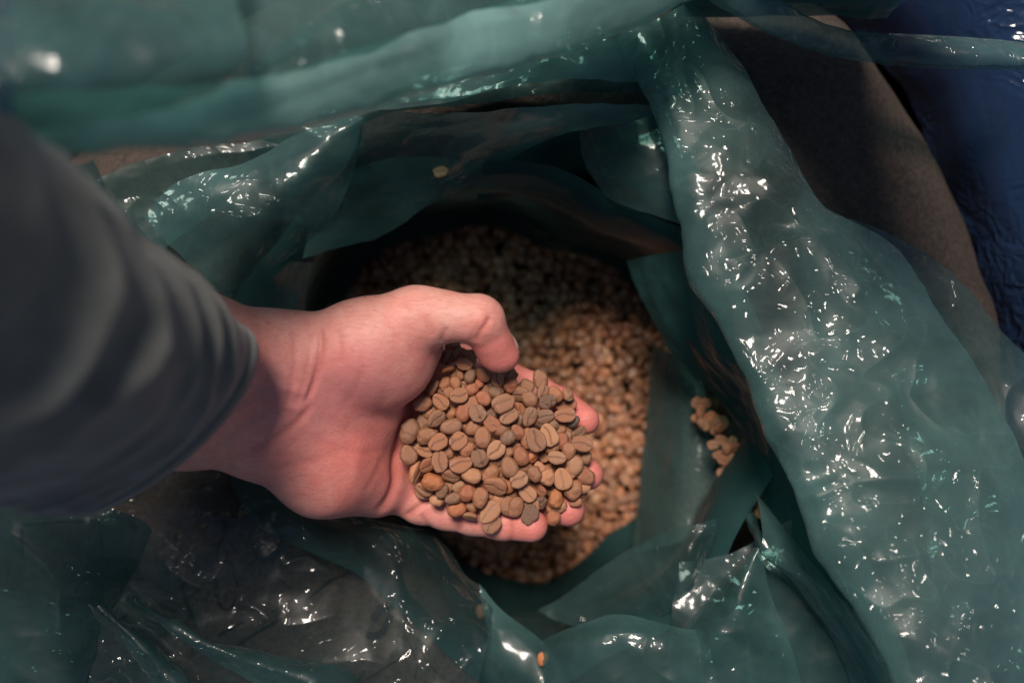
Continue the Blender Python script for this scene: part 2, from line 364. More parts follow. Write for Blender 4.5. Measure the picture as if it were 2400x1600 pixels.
# ------------------------------------------------------------------ the plastic bag: sheets lofted between rails (display px, height mm)
bag = empty('plastic_bag', PD(1180, 930, -200) * .001, label='crumpled translucent green plastic bag lining the sack, its rim folded outwards', category='plastic bag')
bag_off = Vector((-bag.location.x, -bag.location.y, -bag.location.z))
def sheet(name, rails, mat, nu=160, nv=60, crum=1.5, seed=0., scale=28., edge=1.2, ridges=()):
    rr = np.stack([catmull([PD(*p) for p in r], nu) for r in rails])            # (nr,nu,3)
    G = np.stack([catmull(rr[:, i], nv) if len(rr) > 2 else catmull(rr[:, i], nv) for i in range(nu)])   # (nu,nv,3)
    du = np.gradient(G, axis=0); dv = np.gradient(G, axis=1); N = np.cross(du, dv); N /= np.linalg.norm(N, axis=-1, keepdims=True) + 1e-9
    if N[..., 2].mean() < 0: N = -N
    Q = G.reshape(-1, 3)
    d = crum * (ridged(Q / scale + seed, 3) * .40 + fbm(Q / (scale * .45) + seed + 5, 2) * .28)
    EF = np.minimum(1, np.minimum(np.arange(nv), np.arange(nv)[::-1]) / (nv * .16)); EF = np.tile(.25 + .75 * EF, nu)
    fr_ = random.Random(int(seed * 10)); gx = G.reshape(-1, 3)
    for lam, sl_ in ((22, .11), (31, .12), (44, .12), (63, .10), (90, .08)):          # long crisp creases and flat facets
        a_ = fr_.uniform(0, math.pi); dr = np.array([math.cos(a_), math.sin(a_), fr_.uniform(-.5, .5)])
        ph_ = (Q @ dr) / (lam * scale / 30.) + fr_.random() + .42 * fbm(Q / (lam * 1.6) + seed + lam, 2)
        msk = smst(-.35, .25, fbm(Q / 50. + seed * 3 + lam, 2))
        d = d + (crum / 3.2) * sl_ * lam * scale / 30. * np.abs(ph_ - np.floor(ph_) - .5) * msk * EF
    e = fbm(Q / 16. + seed + 40, 3) * edge
    q2 = np.stack([Q[:, 0] / ((450 - Q[:, 2]) / FPX) + 1200, 800 - Q[:, 1] / ((450 - Q[:, 2]) / FPX)], 1) / 1.0204
    for poly, hh, wd in ridges:
        dd, tt = dist_poly(q2, poly); dd = dd * 1.0204 * (450 - Q[:, 2]) / FPX
        d = d + hh * np.exp(-np.sqrt(dd * dd + .25) / wd) * smst(0, .12, tt) * smst(1, .88, tt)
    Q = Q + N.reshape(-1, 3) * d[:, None]
    Q[:, 0] += e; Q[:, 1] += fbm(Q / 16. + seed + 80, 3) * edge
    idx = np.arange(nu * nv).reshape(nu, nv)
    F = np.stack([idx[:-1, :-1], idx[1:, :-1], idx[1:, 1:], idx[:-1, 1:]], -1).reshape(-1, 4)
    o = obj(name, mesh(name, Q - np.array(bag.location) * 1000, F), mat, bag)
    return o
def shift(r, dx, dy, dz): return [(x + dx, y + dy, z + dz) for x, y, z in r]

# inner liner of the hole (wall between the rim and the beans, its shade put into the colour)
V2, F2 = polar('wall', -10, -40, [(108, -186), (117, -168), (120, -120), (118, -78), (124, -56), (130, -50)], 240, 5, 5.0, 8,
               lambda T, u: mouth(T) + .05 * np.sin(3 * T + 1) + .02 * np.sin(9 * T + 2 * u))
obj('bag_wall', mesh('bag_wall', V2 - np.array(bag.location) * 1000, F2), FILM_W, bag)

# top fold: belt (doubled) and the two sheets above it
f1 = [(40, 374, 168), (200, 365, 160), (330, 359, 150), (500, 350, 135), (650, 321, 120), (800, 281, 105), (950, 228, 92), (1100, 182, 80), (1300, 132, 68), (1450, 78, 58), (1600, 5, 48), (1690, -50, 42)]
sheet('bag_fold', [shift(f1, 0, -150, -26), shift(f1, 0, -70, -20), shift(f1, 0, -14, -9), f1, shift(f1, 0, -14, 7), shift(f1, -5, -60, 12),
      shift(f1, -10, -120, 13), shift(f1, -10, -160, 8)], FILM_B, 240, 90, 1.3, 2.2, ridges=[([(520, 300), (760, 200), (980, 120)], 1.5, 8)])
sheet('bag_fold', [shift(f1, 0, -80, -6), shift(f1, -10, -170, 0), shift(f1, -10, -260, -4), shift(f1, -10, -400, -24)], FILM_S, 220, 90, 1.8, 62.2, ridges=[([(480, 215), (650, 130), (830, 45)], 3.0, 9)])
sheet('bag_fold', [shift(f1[5:], 0, -100, 4), [(560, 205, 130), (700, 130, 118), (830, 50, 106), (1000, -20, 92), (1300, -110, 70), (1560, -150, 50)], [(760, 20, 106), (900, -60, 92), (1100, -140, 80), (1400, -240, 60), (1600, -260, 44)]], FILM_R, 160, 80, 1.8, 6.1)
sheet('bag_fold', [[(-80, 330, 178), (120, 300, 176), (330, 262, 166), (480, 216, 154)], [(-60, 170, 184), (150, 150, 180), (400, 120, 168), (560, 110, 156)], [(-60, 20, 172), (150, 0, 166), (420, -10, 152), (540, 10, 146)], [(-60, -80, 150), (200, -90, 140), (440, -90, 132), (560, -90, 128)]], FILM, 120, 100, 1.8, 4.4)
# ridge behind the top fold
sheet('bag_fold', [[(640, 380, -25), (830, 266, 10), (905, 250, 8), (1000, 262, 4), (1100, 254, 4), (1300, 236, -12), (1530, 242, -34)],
                   [(660, 440, -40), (830, 330, -12), (950, 305, -14), (1060, 300, -16), (1150, 290, -18), (1330, 262, -26), (1530, 262, -38)],
                   [(640, 560, -70), (800, 480, -50), (900, 440, -45), (1000, 398, -42), (1120, 345, -42), (1220, 318, -42), (1335, 285, -40)],
                   [(640, 612, -75), (800, 560, -62), (870, 546, -60), (985, 470, -58), (1100, 405, -56), (1200, 345, -54), (1335, 284, -50)]], FILM_S, 180, 70, 1.3, 8.8)
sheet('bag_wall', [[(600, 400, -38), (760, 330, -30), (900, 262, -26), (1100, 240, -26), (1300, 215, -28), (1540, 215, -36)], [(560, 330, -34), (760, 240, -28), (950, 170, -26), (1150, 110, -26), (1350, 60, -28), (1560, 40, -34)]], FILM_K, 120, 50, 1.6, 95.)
sheet('bag_fold', [[(830, 262, -10), (1000, 240, -6), (1150, 205, 0), (1300, 185, -10), (1500, 190, -28)], [(830, 232, -22), (1000, 190, -14), (1200, 140, -6), (1400, 95, -14), (1520, 80, -24)]], FILM_S, 120, 40, 1.0, 9.9)
# left flap in focus
sheet('bag_flap', [[(330, 500, 4), (430, 598, 2), (520, 668, 0), (575, 640, -4), (625, 612, -8)],
                   [(400, 425, 8), (470, 500, 10), (560, 560, 9), (640, 560, 2), (700, 560, -8)],
                   [(560, 378, 6), (600, 420, 11), (660, 440, 12), (720, 450, 6), (770, 480, -4)],
                   [(700, 312, 2), (730, 330, 8), (760, 345, 9), (790, 365, 7), (806, 390, 0)],
                   [(832, 262, 6), (832, 270, 8), (832, 280, 8), (831, 295, 6), (828, 310, 4)]], FILM, 130, 130, 1.6, 12.2)
# strip along the sleeve
sheet('bag_flap', [[(120, 385, 60), (200, 470, 45), (300, 560, 30), (420, 640, 12), (530, 700, -6)],
                   [(210, 362, 62), (255, 440, 46), (300, 500, 32), (410, 598, 14), (530, 672, -4)]], FILM, 100, 40, 1.5, 14.1)
sheet('bag_wall', [[(520, 665, -12), (545, 720, -20), (580, 800, -30)], [(640, 608, -30), (640, 690, -40), (650, 800, -50)], [(720, 600, -70), (700, 690, -80), (690, 800, -90)]], FILM_S, 60, 60, 1.5, 15.7)
# triangular flap right of the ridge
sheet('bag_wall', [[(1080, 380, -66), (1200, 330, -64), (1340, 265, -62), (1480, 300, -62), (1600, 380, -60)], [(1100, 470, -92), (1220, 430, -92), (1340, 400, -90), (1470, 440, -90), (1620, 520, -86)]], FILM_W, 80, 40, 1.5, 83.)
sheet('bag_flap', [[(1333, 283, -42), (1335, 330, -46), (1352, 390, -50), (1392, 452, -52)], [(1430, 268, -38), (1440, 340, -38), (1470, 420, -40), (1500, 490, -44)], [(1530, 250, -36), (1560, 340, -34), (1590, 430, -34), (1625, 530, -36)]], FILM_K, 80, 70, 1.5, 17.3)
# long bright strip on the right
zr = lambda r, dz: [(x, y, -34 + 68 * min(max(y, 0), 1600) / 1568. + dz + (q if len(t) else 0)) for (x, y, *t) in r for q in [t[0] if t else 0]]
sheet('bag_fold', [zr([(1490, 150), (1590, 330), (1650, 520), (1740, 720), (1830, 930), (1930, 1150), (2010, 1320), (2100, 1560), (2130, 1640)], -22),
                   zr([(1440, 96), (1530, 258), (1572, 432), (1622, 600), (1664, 692), (1752, 900), (1842, 1100), (1915, 1255), (2008, 1405), (2075, 1580), (2105, 1660)], -7),
                   zr([(1425, 88), (1520, 252), (1560, 430), (1610, 600), (1652, 692), (1740, 900), (1830, 1100), (1905, 1255), (2000, 1405), (2070, 1580), (2100, 1660)], 3),
                   zr([(1470, 70), (1570, 230), (1630, 400), (1690, 560), (1750, 690), (1850, 890), (1940, 1080), (2020, 1240), (2100, 1400), (2160, 1560), (2190, 1660)], 8),
                   zr([(1560, 25), (1660, 190), (1740, 340), (1820, 480), (1920, 620), (2030, 800), (2110, 980), (2190, 1180), (2250, 1380), (2300, 1560), (2320, 1660)], 7),
                   zr([(1590, 8), (1700, 150), (1790, 310), (1900, 480), (2060, 570), (2160, 730), (2250, 860), (2330, 1010), (2400, 1200), (2450, 1450), (2470, 1660)], -1)], FILM_R, 360, 150, 1.9, 19.9, 34,
      ridges=[([(1650, 620), (1800, 560), (1960, 540)], 2.2, 5), ([(1940, 700), (2010, 620), (2060, 560)], 1.6, 4), ([(1850, 1150), (1960, 1110), (2120, 1100)], 1.8, 4), ([(1990, 1290), (2150, 1270), (2330, 1330)], 2.2, 5)])
sheet('bag_wall', [[(1850, 480, -36), (2000, 520, -34), (2150, 600, -34), (2300, 760, -36), (2450, 900, -38)], [(2000, 700, -32), (2100, 800, -28), (2200, 900, -26), (2330, 1000, -26), (2460, 1080, -28)], [(2120, 1200, -22), (2220, 1250, -20), (2300, 1300, -18), (2400, 1340, -18), (2500, 1370, -20)], [(2140, 1660, -16), (2240, 1660, -12), (2320, 1660, -12), (2420, 1660, -12), (2520, 1660, -14)]], FILM_C, 140, 140, 2.6, 21.2)
# thin strip at the top right
sheet('bag_flap', [[(1600, -20, 28), (1700, 45, 12), (1800, 92, 2), (1900, 126, -4), (2000, 144, -8), (2120, 155, -10), (2250, 158, -12), (2400, 160, -14)],
                   [(1680, -30, 24), (1770, 30, 12), (1840, 70, 4), (1920, 95, 0), (2010, 112, -4), (2130, 122, -6), (2250, 130, -8), (2400, 135, -10)],
                   [(1720, -40, 20), (1800, 10, 8), (1860, 45, 0), (1930, 66, -6), (2010, 76, -10), (2130, 82, -12), (2250, 92, -14), (2400, 104, -16)]], FILM, 160, 40, 1.2, 23.3)
# unseen film panels added beyond the top edge to shade the sack
for q_ in (0, 6, 11):
    W2 = lambda x, y, z: tuple(np.array([x / sc(z) + 1200, 800 - y / sc(z)]) / 1.0204) + (z,)
    sheet('bag_wall', [[W2(x, 148 + q_, -40) for x in (70, 95, 120, 150, 172)], [W2(x, 156 + q_, 40) for x in (84, 104, 125, 150, 172)], [W2(x, 150 + q_, 140) for x in (108, 125, 145, 165, 184)], [W2(x, 128 + q_, z) for x, z in ((122, 216), (138, 250), (160, 256), (184, 248), (206, 224))]], FILM_SHADE, 60, 90, 2.5, 71. + q_)
# hanging inner wall on the right of the hole
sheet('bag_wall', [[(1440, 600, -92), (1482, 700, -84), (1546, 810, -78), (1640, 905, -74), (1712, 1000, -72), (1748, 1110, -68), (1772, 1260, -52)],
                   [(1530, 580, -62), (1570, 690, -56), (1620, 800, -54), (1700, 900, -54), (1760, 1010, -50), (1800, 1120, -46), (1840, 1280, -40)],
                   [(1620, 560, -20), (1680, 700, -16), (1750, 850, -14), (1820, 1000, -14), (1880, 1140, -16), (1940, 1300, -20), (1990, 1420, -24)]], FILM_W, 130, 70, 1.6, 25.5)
# pale inner panel and the flaps at the lower right
def cloth(rails, nu=60, nv=40, seed=0.):
    rr = np.stack([catmull([PD(*p) for p in r], nu) for r in rails]); G = np.stack([catmull(rr[:, i], nv) for i in range(nu)]).reshape(-1, 3)
    G[:, 2] += fbm(G / 26. + seed, 3) * 4
    idx = np.arange(nu * nv).reshape(nu, nv); Fq = np.stack([idx[:-1, :-1], idx[1:, :-1], idx[1:, 1:], idx[:-1, 1:]], -1).reshape(-1, 4)
    return obj('sack_fold', mesh('sack_fold', G, Fq), SACK_LIT, sack)
cloth([[(1500, 800, -172), (1488, 950, -168), (1476, 1080, -165), (1455, 1260, -160)], [(1555, 820, -140), (1565, 960, -128), (1565, 1080, -124), (1540, 1250, -120)], [(1612, 890, -126), (1648, 1000, -118), (1652, 1100, -114), (1612, 1225, -112)]], seed=3.)
sheet('bag_wall', [[(1500, 790, -160), (1486, 950, -156), (1474, 1080, -152), (1452, 1270, -146)], [(1560, 815, -126), (1572, 960, -114), (1574, 1080, -108), (1545, 1255, -104)], [(1616, 880, -114), (1654, 1000, -106), (1660, 1100, -102), (1620, 1222, -98)]], FILM_V, 90, 60, 1.5, 27.2)
sheet('bag_flap', [[(1235, 1405, -90), (1310, 1355, -84), (1400, 1290, -72), (1490, 1240, -58), (1560, 1210, -46), (1600, 1205, -42), (1650, 1190, -40)],
                   [(1270, 1420, -86), (1350, 1380, -78), (1430, 1330, -68), (1520, 1280, -54), (1580, 1280, -38), (1620, 1240, -42), (1640, 1235, -46)],
                   [(1330, 1440, -80), (1400, 1425, -74), (1460, 1420, -68), (1510, 1418, -56), (1540, 1400, -50), (1570, 1380, -56), (1600, 1350, -62)]], FILM_C, 120, 70, 1.4, 29.4)
sheet('bag_fold', [[(1730, 1262, -24), (1690, 1300, -30), (1640, 1360, -34), (1590, 1430, -36), (1550, 1500, -36), (1500, 1640, -38)], [(1738, 1260, -18), (1710, 1320, -14), (1680, 1390, -12), (1660, 1450, -12), (1640, 1520, -14), (1620, 1640, -16)], [(1745, 1264, -18), (1760, 1330, -16), (1790, 1410, -16), (1820, 1500, -18), (1850, 1580, -20), (1880, 1660, -22)]], FILM, 130, 80, 1.8, 31.1, 22)
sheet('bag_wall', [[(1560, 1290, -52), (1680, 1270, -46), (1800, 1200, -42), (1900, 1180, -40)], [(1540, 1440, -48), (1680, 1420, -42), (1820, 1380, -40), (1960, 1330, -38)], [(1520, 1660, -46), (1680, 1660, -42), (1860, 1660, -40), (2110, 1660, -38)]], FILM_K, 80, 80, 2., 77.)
sheet('bag_fold', [[(1735, 1255, -20), (1790, 1300, -28), (1850, 1370, -32), (1900, 1440, -34), (1950, 1560, -36), (1990, 1660, -38)], [(1745, 1248, -18), (1820, 1300, -16), (1900, 1390, -16), (1960, 1480, -18), (2020, 1580, -20), (2060, 1660, -22)], [(1730, 1130, -34), (1810, 1230, -34), (1900, 1340, -34), (1980, 1450, -34), (2060, 1580, -34), (2100, 1660, -34)]], FILM_S, 120, 60, 1.5, 33.7)
sheet('bag_fold', [[(1672, 1085, -92), (1690, 1130, -80), (1712, 1190, -58), (1740, 1262, -22)], [(1682, 1080, -84), (1702, 1130, -72), (1724, 1190, -50), (1752, 1255, -16)], [(1690, 1082, -94), (1712, 1130, -82), (1734, 1190, -60), (1762, 1250, -24)]], FILM_D, 60, 24, .6, 35.2)
# bottom folds
sheet('bag_fold', [[(1240, 1472, -34), (1320, 1438, -30), (1400, 1412, -26), (1480, 1425, -24), (1545, 1440, -26), (1610, 1450, -28)], [(1260, 1540, -30), (1340, 1510, -22), (1410, 1490, -18), (1490, 1490, -16), (1560, 1500, -18), (1630, 1510, -20)], [(1270, 1660, -30), (1350, 1660, -24), (1420, 1660, -20), (1500, 1660, -20), (1580, 1660, -20), (1680, 1660, -24)]], FILM, 120, 70, 2.0, 37.6, 24)
sheet('bag_fold', [[(1100, 1340, -58), (1150, 1400, -52), (1240, 1470, -44), (1300, 1560, -38), (1330, 1660, -36)], [(1120, 1470, -46), (1150, 1500, -40), (1200, 1540, -36), (1240, 1600, -32), (1260, 1660, -32)], [(1060, 1490, -52), (1090, 1530, -50), (1110, 1580, -49), (1140, 1620, -48), (1150, 1660, -48)]], FILM, 90, 60, 1.6, 39.9)
# wide clear film over the printed sack, lower left
sheet('bag_fold', [[(-100, 1130, 16), (200, 1110, 8), (430, 1080, -10), (560, 1090, -20), (700, 1140, -36), (850, 1195, -50), (980, 1225, -58), (1040, 1280, -64), (1075, 1330, -66), (1110, 1360, -66)],
                   [(-100, 1230, 8), (150, 1210, 10), (360, 1180, 0), (520, 1200, -8), (650, 1230, -18), (800, 1270, -28), (930, 1310, -36), (1010, 1370, -42), (1060, 1420, -44), (1110, 1450, -46)],
                   [(-100, 1330, 4), (100, 1320, 6), (280, 1300, 2), (440, 1330, -2), (580, 1360, -8), (720, 1400, -14), (850, 1440, -20), (960, 1480, -26), (1040, 1510, -30), (1100, 1530, -34)],
                   [(-100, 1500, -2), (20, 1500, 0), (150, 1500, 0), (320, 1500, -2), (480, 1520, -6), (650, 1550, -12), (800, 1580, -18), (920, 1610, -22), (1010, 1640, -26), (1080, 1660, -30)],
                   [(-100, 1700, -6), (-30, 1700, -5), (40, 1700, -4), (250, 1700, -6), (450, 1700, -10), (620, 1700, -14), (780, 1720, -18), (900, 1740, -22), (1000, 1760, -26), (1080, 1780, -30)]], FILM_L, 300, 180, 2.6, 41.3, 36, ridges=[([(455, 1186), (530, 1192), (600, 1190)], 2.6, 2.2), ([(600, 1190), (625, 1225), (640, 1250), (600, 1290)], 2.0, 2.5), ([(640, 1300), (700, 1285), (760, 1320), (800, 1345)], 2.6, 3), ([(370, 1280), (410, 1310), (480, 1345)], 2.2, 3), ([(545, 1370), (600, 1395), (625, 1420)], 2.2, 3), ([(640, 1430), (700, 1425), (780, 1405)], 2.0, 3), ([(720, 1520), (830, 1505), (900, 1525)], 2.2, 3), ([(985, 1320), (1030, 1370), (1062, 1430)], 2.4, 3), ([(1085, 1500), (1040, 1550), (990, 1590)], 2.2, 3)])
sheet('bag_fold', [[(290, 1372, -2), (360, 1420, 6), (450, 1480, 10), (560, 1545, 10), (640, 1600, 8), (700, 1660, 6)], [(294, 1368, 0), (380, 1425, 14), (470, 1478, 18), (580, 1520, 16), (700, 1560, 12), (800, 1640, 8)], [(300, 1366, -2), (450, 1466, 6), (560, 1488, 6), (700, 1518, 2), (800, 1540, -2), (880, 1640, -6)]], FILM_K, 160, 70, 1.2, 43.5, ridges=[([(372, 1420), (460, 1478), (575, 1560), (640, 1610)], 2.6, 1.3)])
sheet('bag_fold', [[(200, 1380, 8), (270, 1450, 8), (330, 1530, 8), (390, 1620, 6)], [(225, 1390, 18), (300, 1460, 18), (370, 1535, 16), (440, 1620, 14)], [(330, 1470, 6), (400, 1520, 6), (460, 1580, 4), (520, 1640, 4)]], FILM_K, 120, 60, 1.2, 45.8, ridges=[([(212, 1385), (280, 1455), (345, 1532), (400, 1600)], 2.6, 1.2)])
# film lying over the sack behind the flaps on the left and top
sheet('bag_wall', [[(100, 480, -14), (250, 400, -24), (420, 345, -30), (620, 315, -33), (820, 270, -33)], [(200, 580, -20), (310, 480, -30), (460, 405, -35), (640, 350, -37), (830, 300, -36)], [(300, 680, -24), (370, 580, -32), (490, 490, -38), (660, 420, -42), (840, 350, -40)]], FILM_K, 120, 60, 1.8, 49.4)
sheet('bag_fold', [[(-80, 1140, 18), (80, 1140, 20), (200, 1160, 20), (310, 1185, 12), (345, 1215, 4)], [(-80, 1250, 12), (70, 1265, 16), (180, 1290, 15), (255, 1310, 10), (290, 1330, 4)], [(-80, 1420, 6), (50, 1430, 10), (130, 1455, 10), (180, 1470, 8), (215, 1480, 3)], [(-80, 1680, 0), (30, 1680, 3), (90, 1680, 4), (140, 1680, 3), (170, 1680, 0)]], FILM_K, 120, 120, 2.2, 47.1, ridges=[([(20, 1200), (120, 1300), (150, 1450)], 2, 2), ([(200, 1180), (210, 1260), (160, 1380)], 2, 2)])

# ------------------------------------------------------------------ the person: hand and forearm (one continuous surface), sleeve
VOX = 0.85
LO = np.array([-175., -105., -75.]); HI = np.array([52., 40., 100.])
NX, NY, NZ = [int(math.ceil((HI[i] - LO[i]) / VOX)) + 1 for i in range(3)]
_ax = [LO[i] + VOX * np.arange(n) for i, n in enumerate((NX, NY, NZ))]
def _box(lo, hi, pad):
    s = []
    for i, n in enumerate((NX, NY, NZ)):
        a = max(0, int((lo[i] - pad - LO[i]) / VOX)); b = min(n, int((hi[i] + pad - LO[i]) / VOX) + 2)
        s.append(slice(a, max(b, a + 1)))
    return tuple(s)
def _pts(s): return np.meshgrid(_ax[0][s[0]], _ax[1][s[1]], _ax[2][s[2]], indexing='ij', sparse=True)
def smin(a, b, k):
    if k <= 0: return np.minimum(a, b)
    h = np.maximum(k - np.abs(a - b), 0) / k
    return np.minimum(a, b) - h * h * k * .25
def new(): return np.full((NX, NY, NZ), 60., np.float32)
def add_cone(D, a, b, r1, r2, k, flat=None):
    """tapered limb from a to b; flat=(unit dir, factor) thins it along dir"""
    a = np.asarray(a, float); b = np.asarray(b, float); rm = max(r1, r2)
    s = _box(np.minimum(a, b) - rm, np.maximum(a, b) + rm, k + 14)
    X, Y, Z = _pts(s); ba = b - a; l2 = max(ba @ ba, 1e-6)
    x, y, z = X - a[0], Y - a[1], Z - a[2]
    t = np.clip((x * ba[0] + y * ba[1] + z * ba[2]) / l2, 0, 1)
    ex, ey, ez = x - t * ba[0], y - t * ba[1], z - t * ba[2]
    q = ex * ex + ey * ey + ez * ez
    if flat is not None:
        n, f = flat; pr = ex * n[0] + ey * n[1] + ez * n[2]; q = q + pr * pr * (f * f - 1)
    d = np.sqrt(q) - (r1 + (r2 - r1) * t)
    D[s] = smin(D[s], d.astype(np.float32), k)
def add_ell(D, c, r, k, rot=None):
    c = np.asarray(c, float); r = np.asarray(r, float)
    m = r.max(); s = _box(c - m, c + m, k + 14); X, Y, Z = _pts(s)
    x, y, z = X - c[0], Y - c[1], Z - c[2]
    if rot is not None:
        M = np.array(Matrix.Rotation(R(rot), 3, 'Z')).T
        x, y = M[0, 0] * x + M[0, 1] * y, M[1, 0] * x + M[1, 1] * y
    q = np.sqrt((x / r[0])**2 + (y / r[1])**2 + (z / r[2])**2)
    q2 = np.sqrt((x / r[0]**2)**2 + (y / r[1]**2)**2 + (z / r[2]**2)**2) + 1e-6
    d = q * (q - 1) / q2
    D[s] = smin(D[s], np.clip(d, -40, 60).astype(np.float32), k)
def chain(pts, k=4):
    """pts: (px,py,z,r)"""
    D = new()
    for (a, b) in zip(pts[:-1], pts[1:]):
        add_cone(D, P(*a[:3]), P(*b[:3]), a[3], b[3], k)
    return D
palm = new()
UP = np.array([0, 0, 1.])
# forearm and wrist: radial and ulnar side
for a, b, r1, r2 in [((180, 790, 88), (430, 822, 44), 26, 23), ((430, 822, 44), (640, 850, 16), 23, 19.5), ((640, 850, 16), (740, 862, 4), 19.5, 18),
                     ((180, 930, 84), (430, 962, 40), 24, 21), ((430, 962, 40), (600, 994, 16), 21, 19), ((600, 996, 16), (720, 1010, 2), 19.5, 19)]:
    add_cone(palm, P(*a), P(*b), r1, r2, 9)
# metacarpals
for a, b, r1, r2 in [((730, 860, 4), (985, 856, -38), 15, 11.5), ((735, 920, 2), (975, 945, -46), 16, 12), ((730, 980, 0), (955, 1040, -44), 16, 12), ((715, 1040, 0), (915, 1122, -33), 17, 11.5)]:
    add_cone(palm, P(*a), P(*b), r1, r2, 7)
# hypothenar (little-finger side of the palm)
add_cone(palm, P(640, 1020, 12), P(760, 1092, -2), 17.5, 20.5, 9)
add_cone(palm, P(760, 1092, -2), P(880, 1135, -22), 20.5, 14.5, 8)
# thenar (ball of the thumb)
add_cone(palm, P(690, 850, 14), P(850, 812, 16), 17, 17.5, 10)
add_cone(palm, P(850, 806, 17), P(985, 742, 17), 17.5, 11.6, 8)
add_ell(palm, P(885, 842, 6), (26, 22, 20), 10, rot=25)
add_cone(palm, P(690, 925, 10), P(840, 950, -10), 19, 17, 10)
add_cone(palm, P(840, 950, -10), P(930, 1000, -34), 17, 14, 9)
add_cone(palm, P(985, 800, 0), P(985, 850, -30), 9.5, 10, 6)
# thumb
th = chain([(970, 742, 17, 11.6), (1045, 742, 19, 9.6), (1118, 747, 19, 9.3), (1130, 752, 18, 9.2)], 4)
t2 = chain([(1127, 750, 18, 9.0), (1150, 793, 14, 7.7), (1178, 831, 9, 7.1)], 3)
add_ell(t2, P(1158, 824, 10), (7.0, 7.6, 6.8), 4, rot=0)
th = smin(th, t2, 2.6)
D = smin(palm, th, 6)
fingers = [
 [(985, 856, -38, 11.5), (1080, 858, -43, 9.8), (1165, 880, -44, 9.0), (1250, 915, -41, 8.0), (1315, 950, -34, 7.6), (1371, 984, -26, 6.6)],
 [(975, 945, -46, 12), (1080, 972, -53, 10.3), (1185, 1008, -52, 9.4), (1262, 1048, -46, 8.6), (1320, 1080, -38, 8.2), (1377, 1111, -27, 7.3)],
 [(955, 1040, -44, 12), (1050, 1078, -50, 10), (1140, 1115, -49, 9.2), (1212, 1150, -43, 8.6), (1270, 1174, -35, 8.2), (1331, 1193, -24, 7.7)],
 [(915, 1122, -33, 11.5), (985, 1176, -31, 9.6), (1045, 1195, -30, 8.4), (1110, 1208, -28, 8.3), (1175, 1223, -22, 7.7), (1245, 1231, -16, 7.2)]]
FD = []
for f in fingers: FD.append(chain(f, 3))
U = FD[0]
for f in FD[1:]: U = smin(U, f, 1.6)
D = smin(D, U, 6)
def surface_nets(D):
    S = D < 0
    c = [S[i:NX-1+i, j:NY-1+j, k:NZ-1+k] for i in (0, 1) for j in (0, 1) for k in (0, 1)]
    tot = sum(x.astype(np.int8) for x in c); act = (tot > 0) & (tot < 8)
    ids = np.full(act.shape, -1, np.int64); I = np.argwhere(act); ids[act] = np.arange(len(I))
    acc = np.zeros((len(I), 3)); cnt = np.zeros(len(I))
    off = [(i, j, k) for i in (0, 1) for j in (0, 1) for k in (0, 1)]
    dv = {o: D[I[:, 0] + o[0], I[:, 1] + o[1], I[:, 2] + o[2]] for o in off}
    for o in off:
        for ax in range(3):
            if o[ax] == 0:
                p = list(o); p[ax] = 1; p = tuple(p)
                a, b = dv[o], dv[p]; x = (a < 0) != (b < 0)
                t = a[x] / (a[x] - b[x]); pt = np.tile(np.array(o, float), (x.sum(), 1)); pt[:, ax] = t
                acc[x] += pt; cnt[x] += 1
    V = (I + acc / cnt[:, None]) * VOX + LO
    F = []
    for ax in range(3):
        u, v = [(1, 2), (2, 0), (0, 1)][ax]
        sl0 = [slice(1, -1)] * 3; sl0[ax] = slice(0, -1); sl1 = [slice(1, -1)] * 3; sl1[ax] = slice(1, None)
        A = S[tuple(sl0)]; B = S[tuple(sl1)]
        for flip in (False, True):
            m = (A & ~B) if not flip else (~A & B)
            q = np.argwhere(m)
            if not len(q): continue
            q = q + 1; q[:, ax] -= 1
            def g(du, dv_):
                w_ = q.copy(); w_[:, u] += du; w_[:, v] += dv_; return ids[w_[:, 0], w_[:, 1], w_[:, 2]]
            quad = np.stack([g(-1, -1), g(0, -1), g(0, 0), g(-1, 0)], 1)
            F.append(quad[:, ::-1] if flip else quad)
    return V, np.vstack(F)
HV, HF = surface_nets(D)
def vnormals(V, F):
    n = np.cross(V[F[:, 2]] - V[F[:, 0]], V[F[:, 3]] - V[F[:, 1]]); N = np.zeros_like(V)
    for c_ in range(4): np.add.at(N, F[:, c_], n)
    return N / (np.linalg.norm(N, axis=1, keepdims=True) + 1e-9)
def laplace(V, F, it, lam=.5):
    E = np.vstack([F[:, [0, 1]], F[:, [1, 2]], F[:, [2, 3]], F[:, [3, 0]]])
    deg = np.zeros(len(V)); np.add.at(deg, E[:, 0], 1)
    for _ in range(it):
        S_ = np.zeros_like(V); np.add.at(S_, E[:, 0], V[E[:, 1]])
        V = V + lam * (S_ / np.maximum(deg, 1)[:, None] - V)
    return V
HV = laplace(HV, HF, 4)
HN = vnormals(HV, HF)
def topx(V):
    s = (450. - V[:, 2]) / FPX
    return np.stack([V[:, 0] / s + 1200, 800 - V[:, 1] / s], 1)
PX = topx(HV)
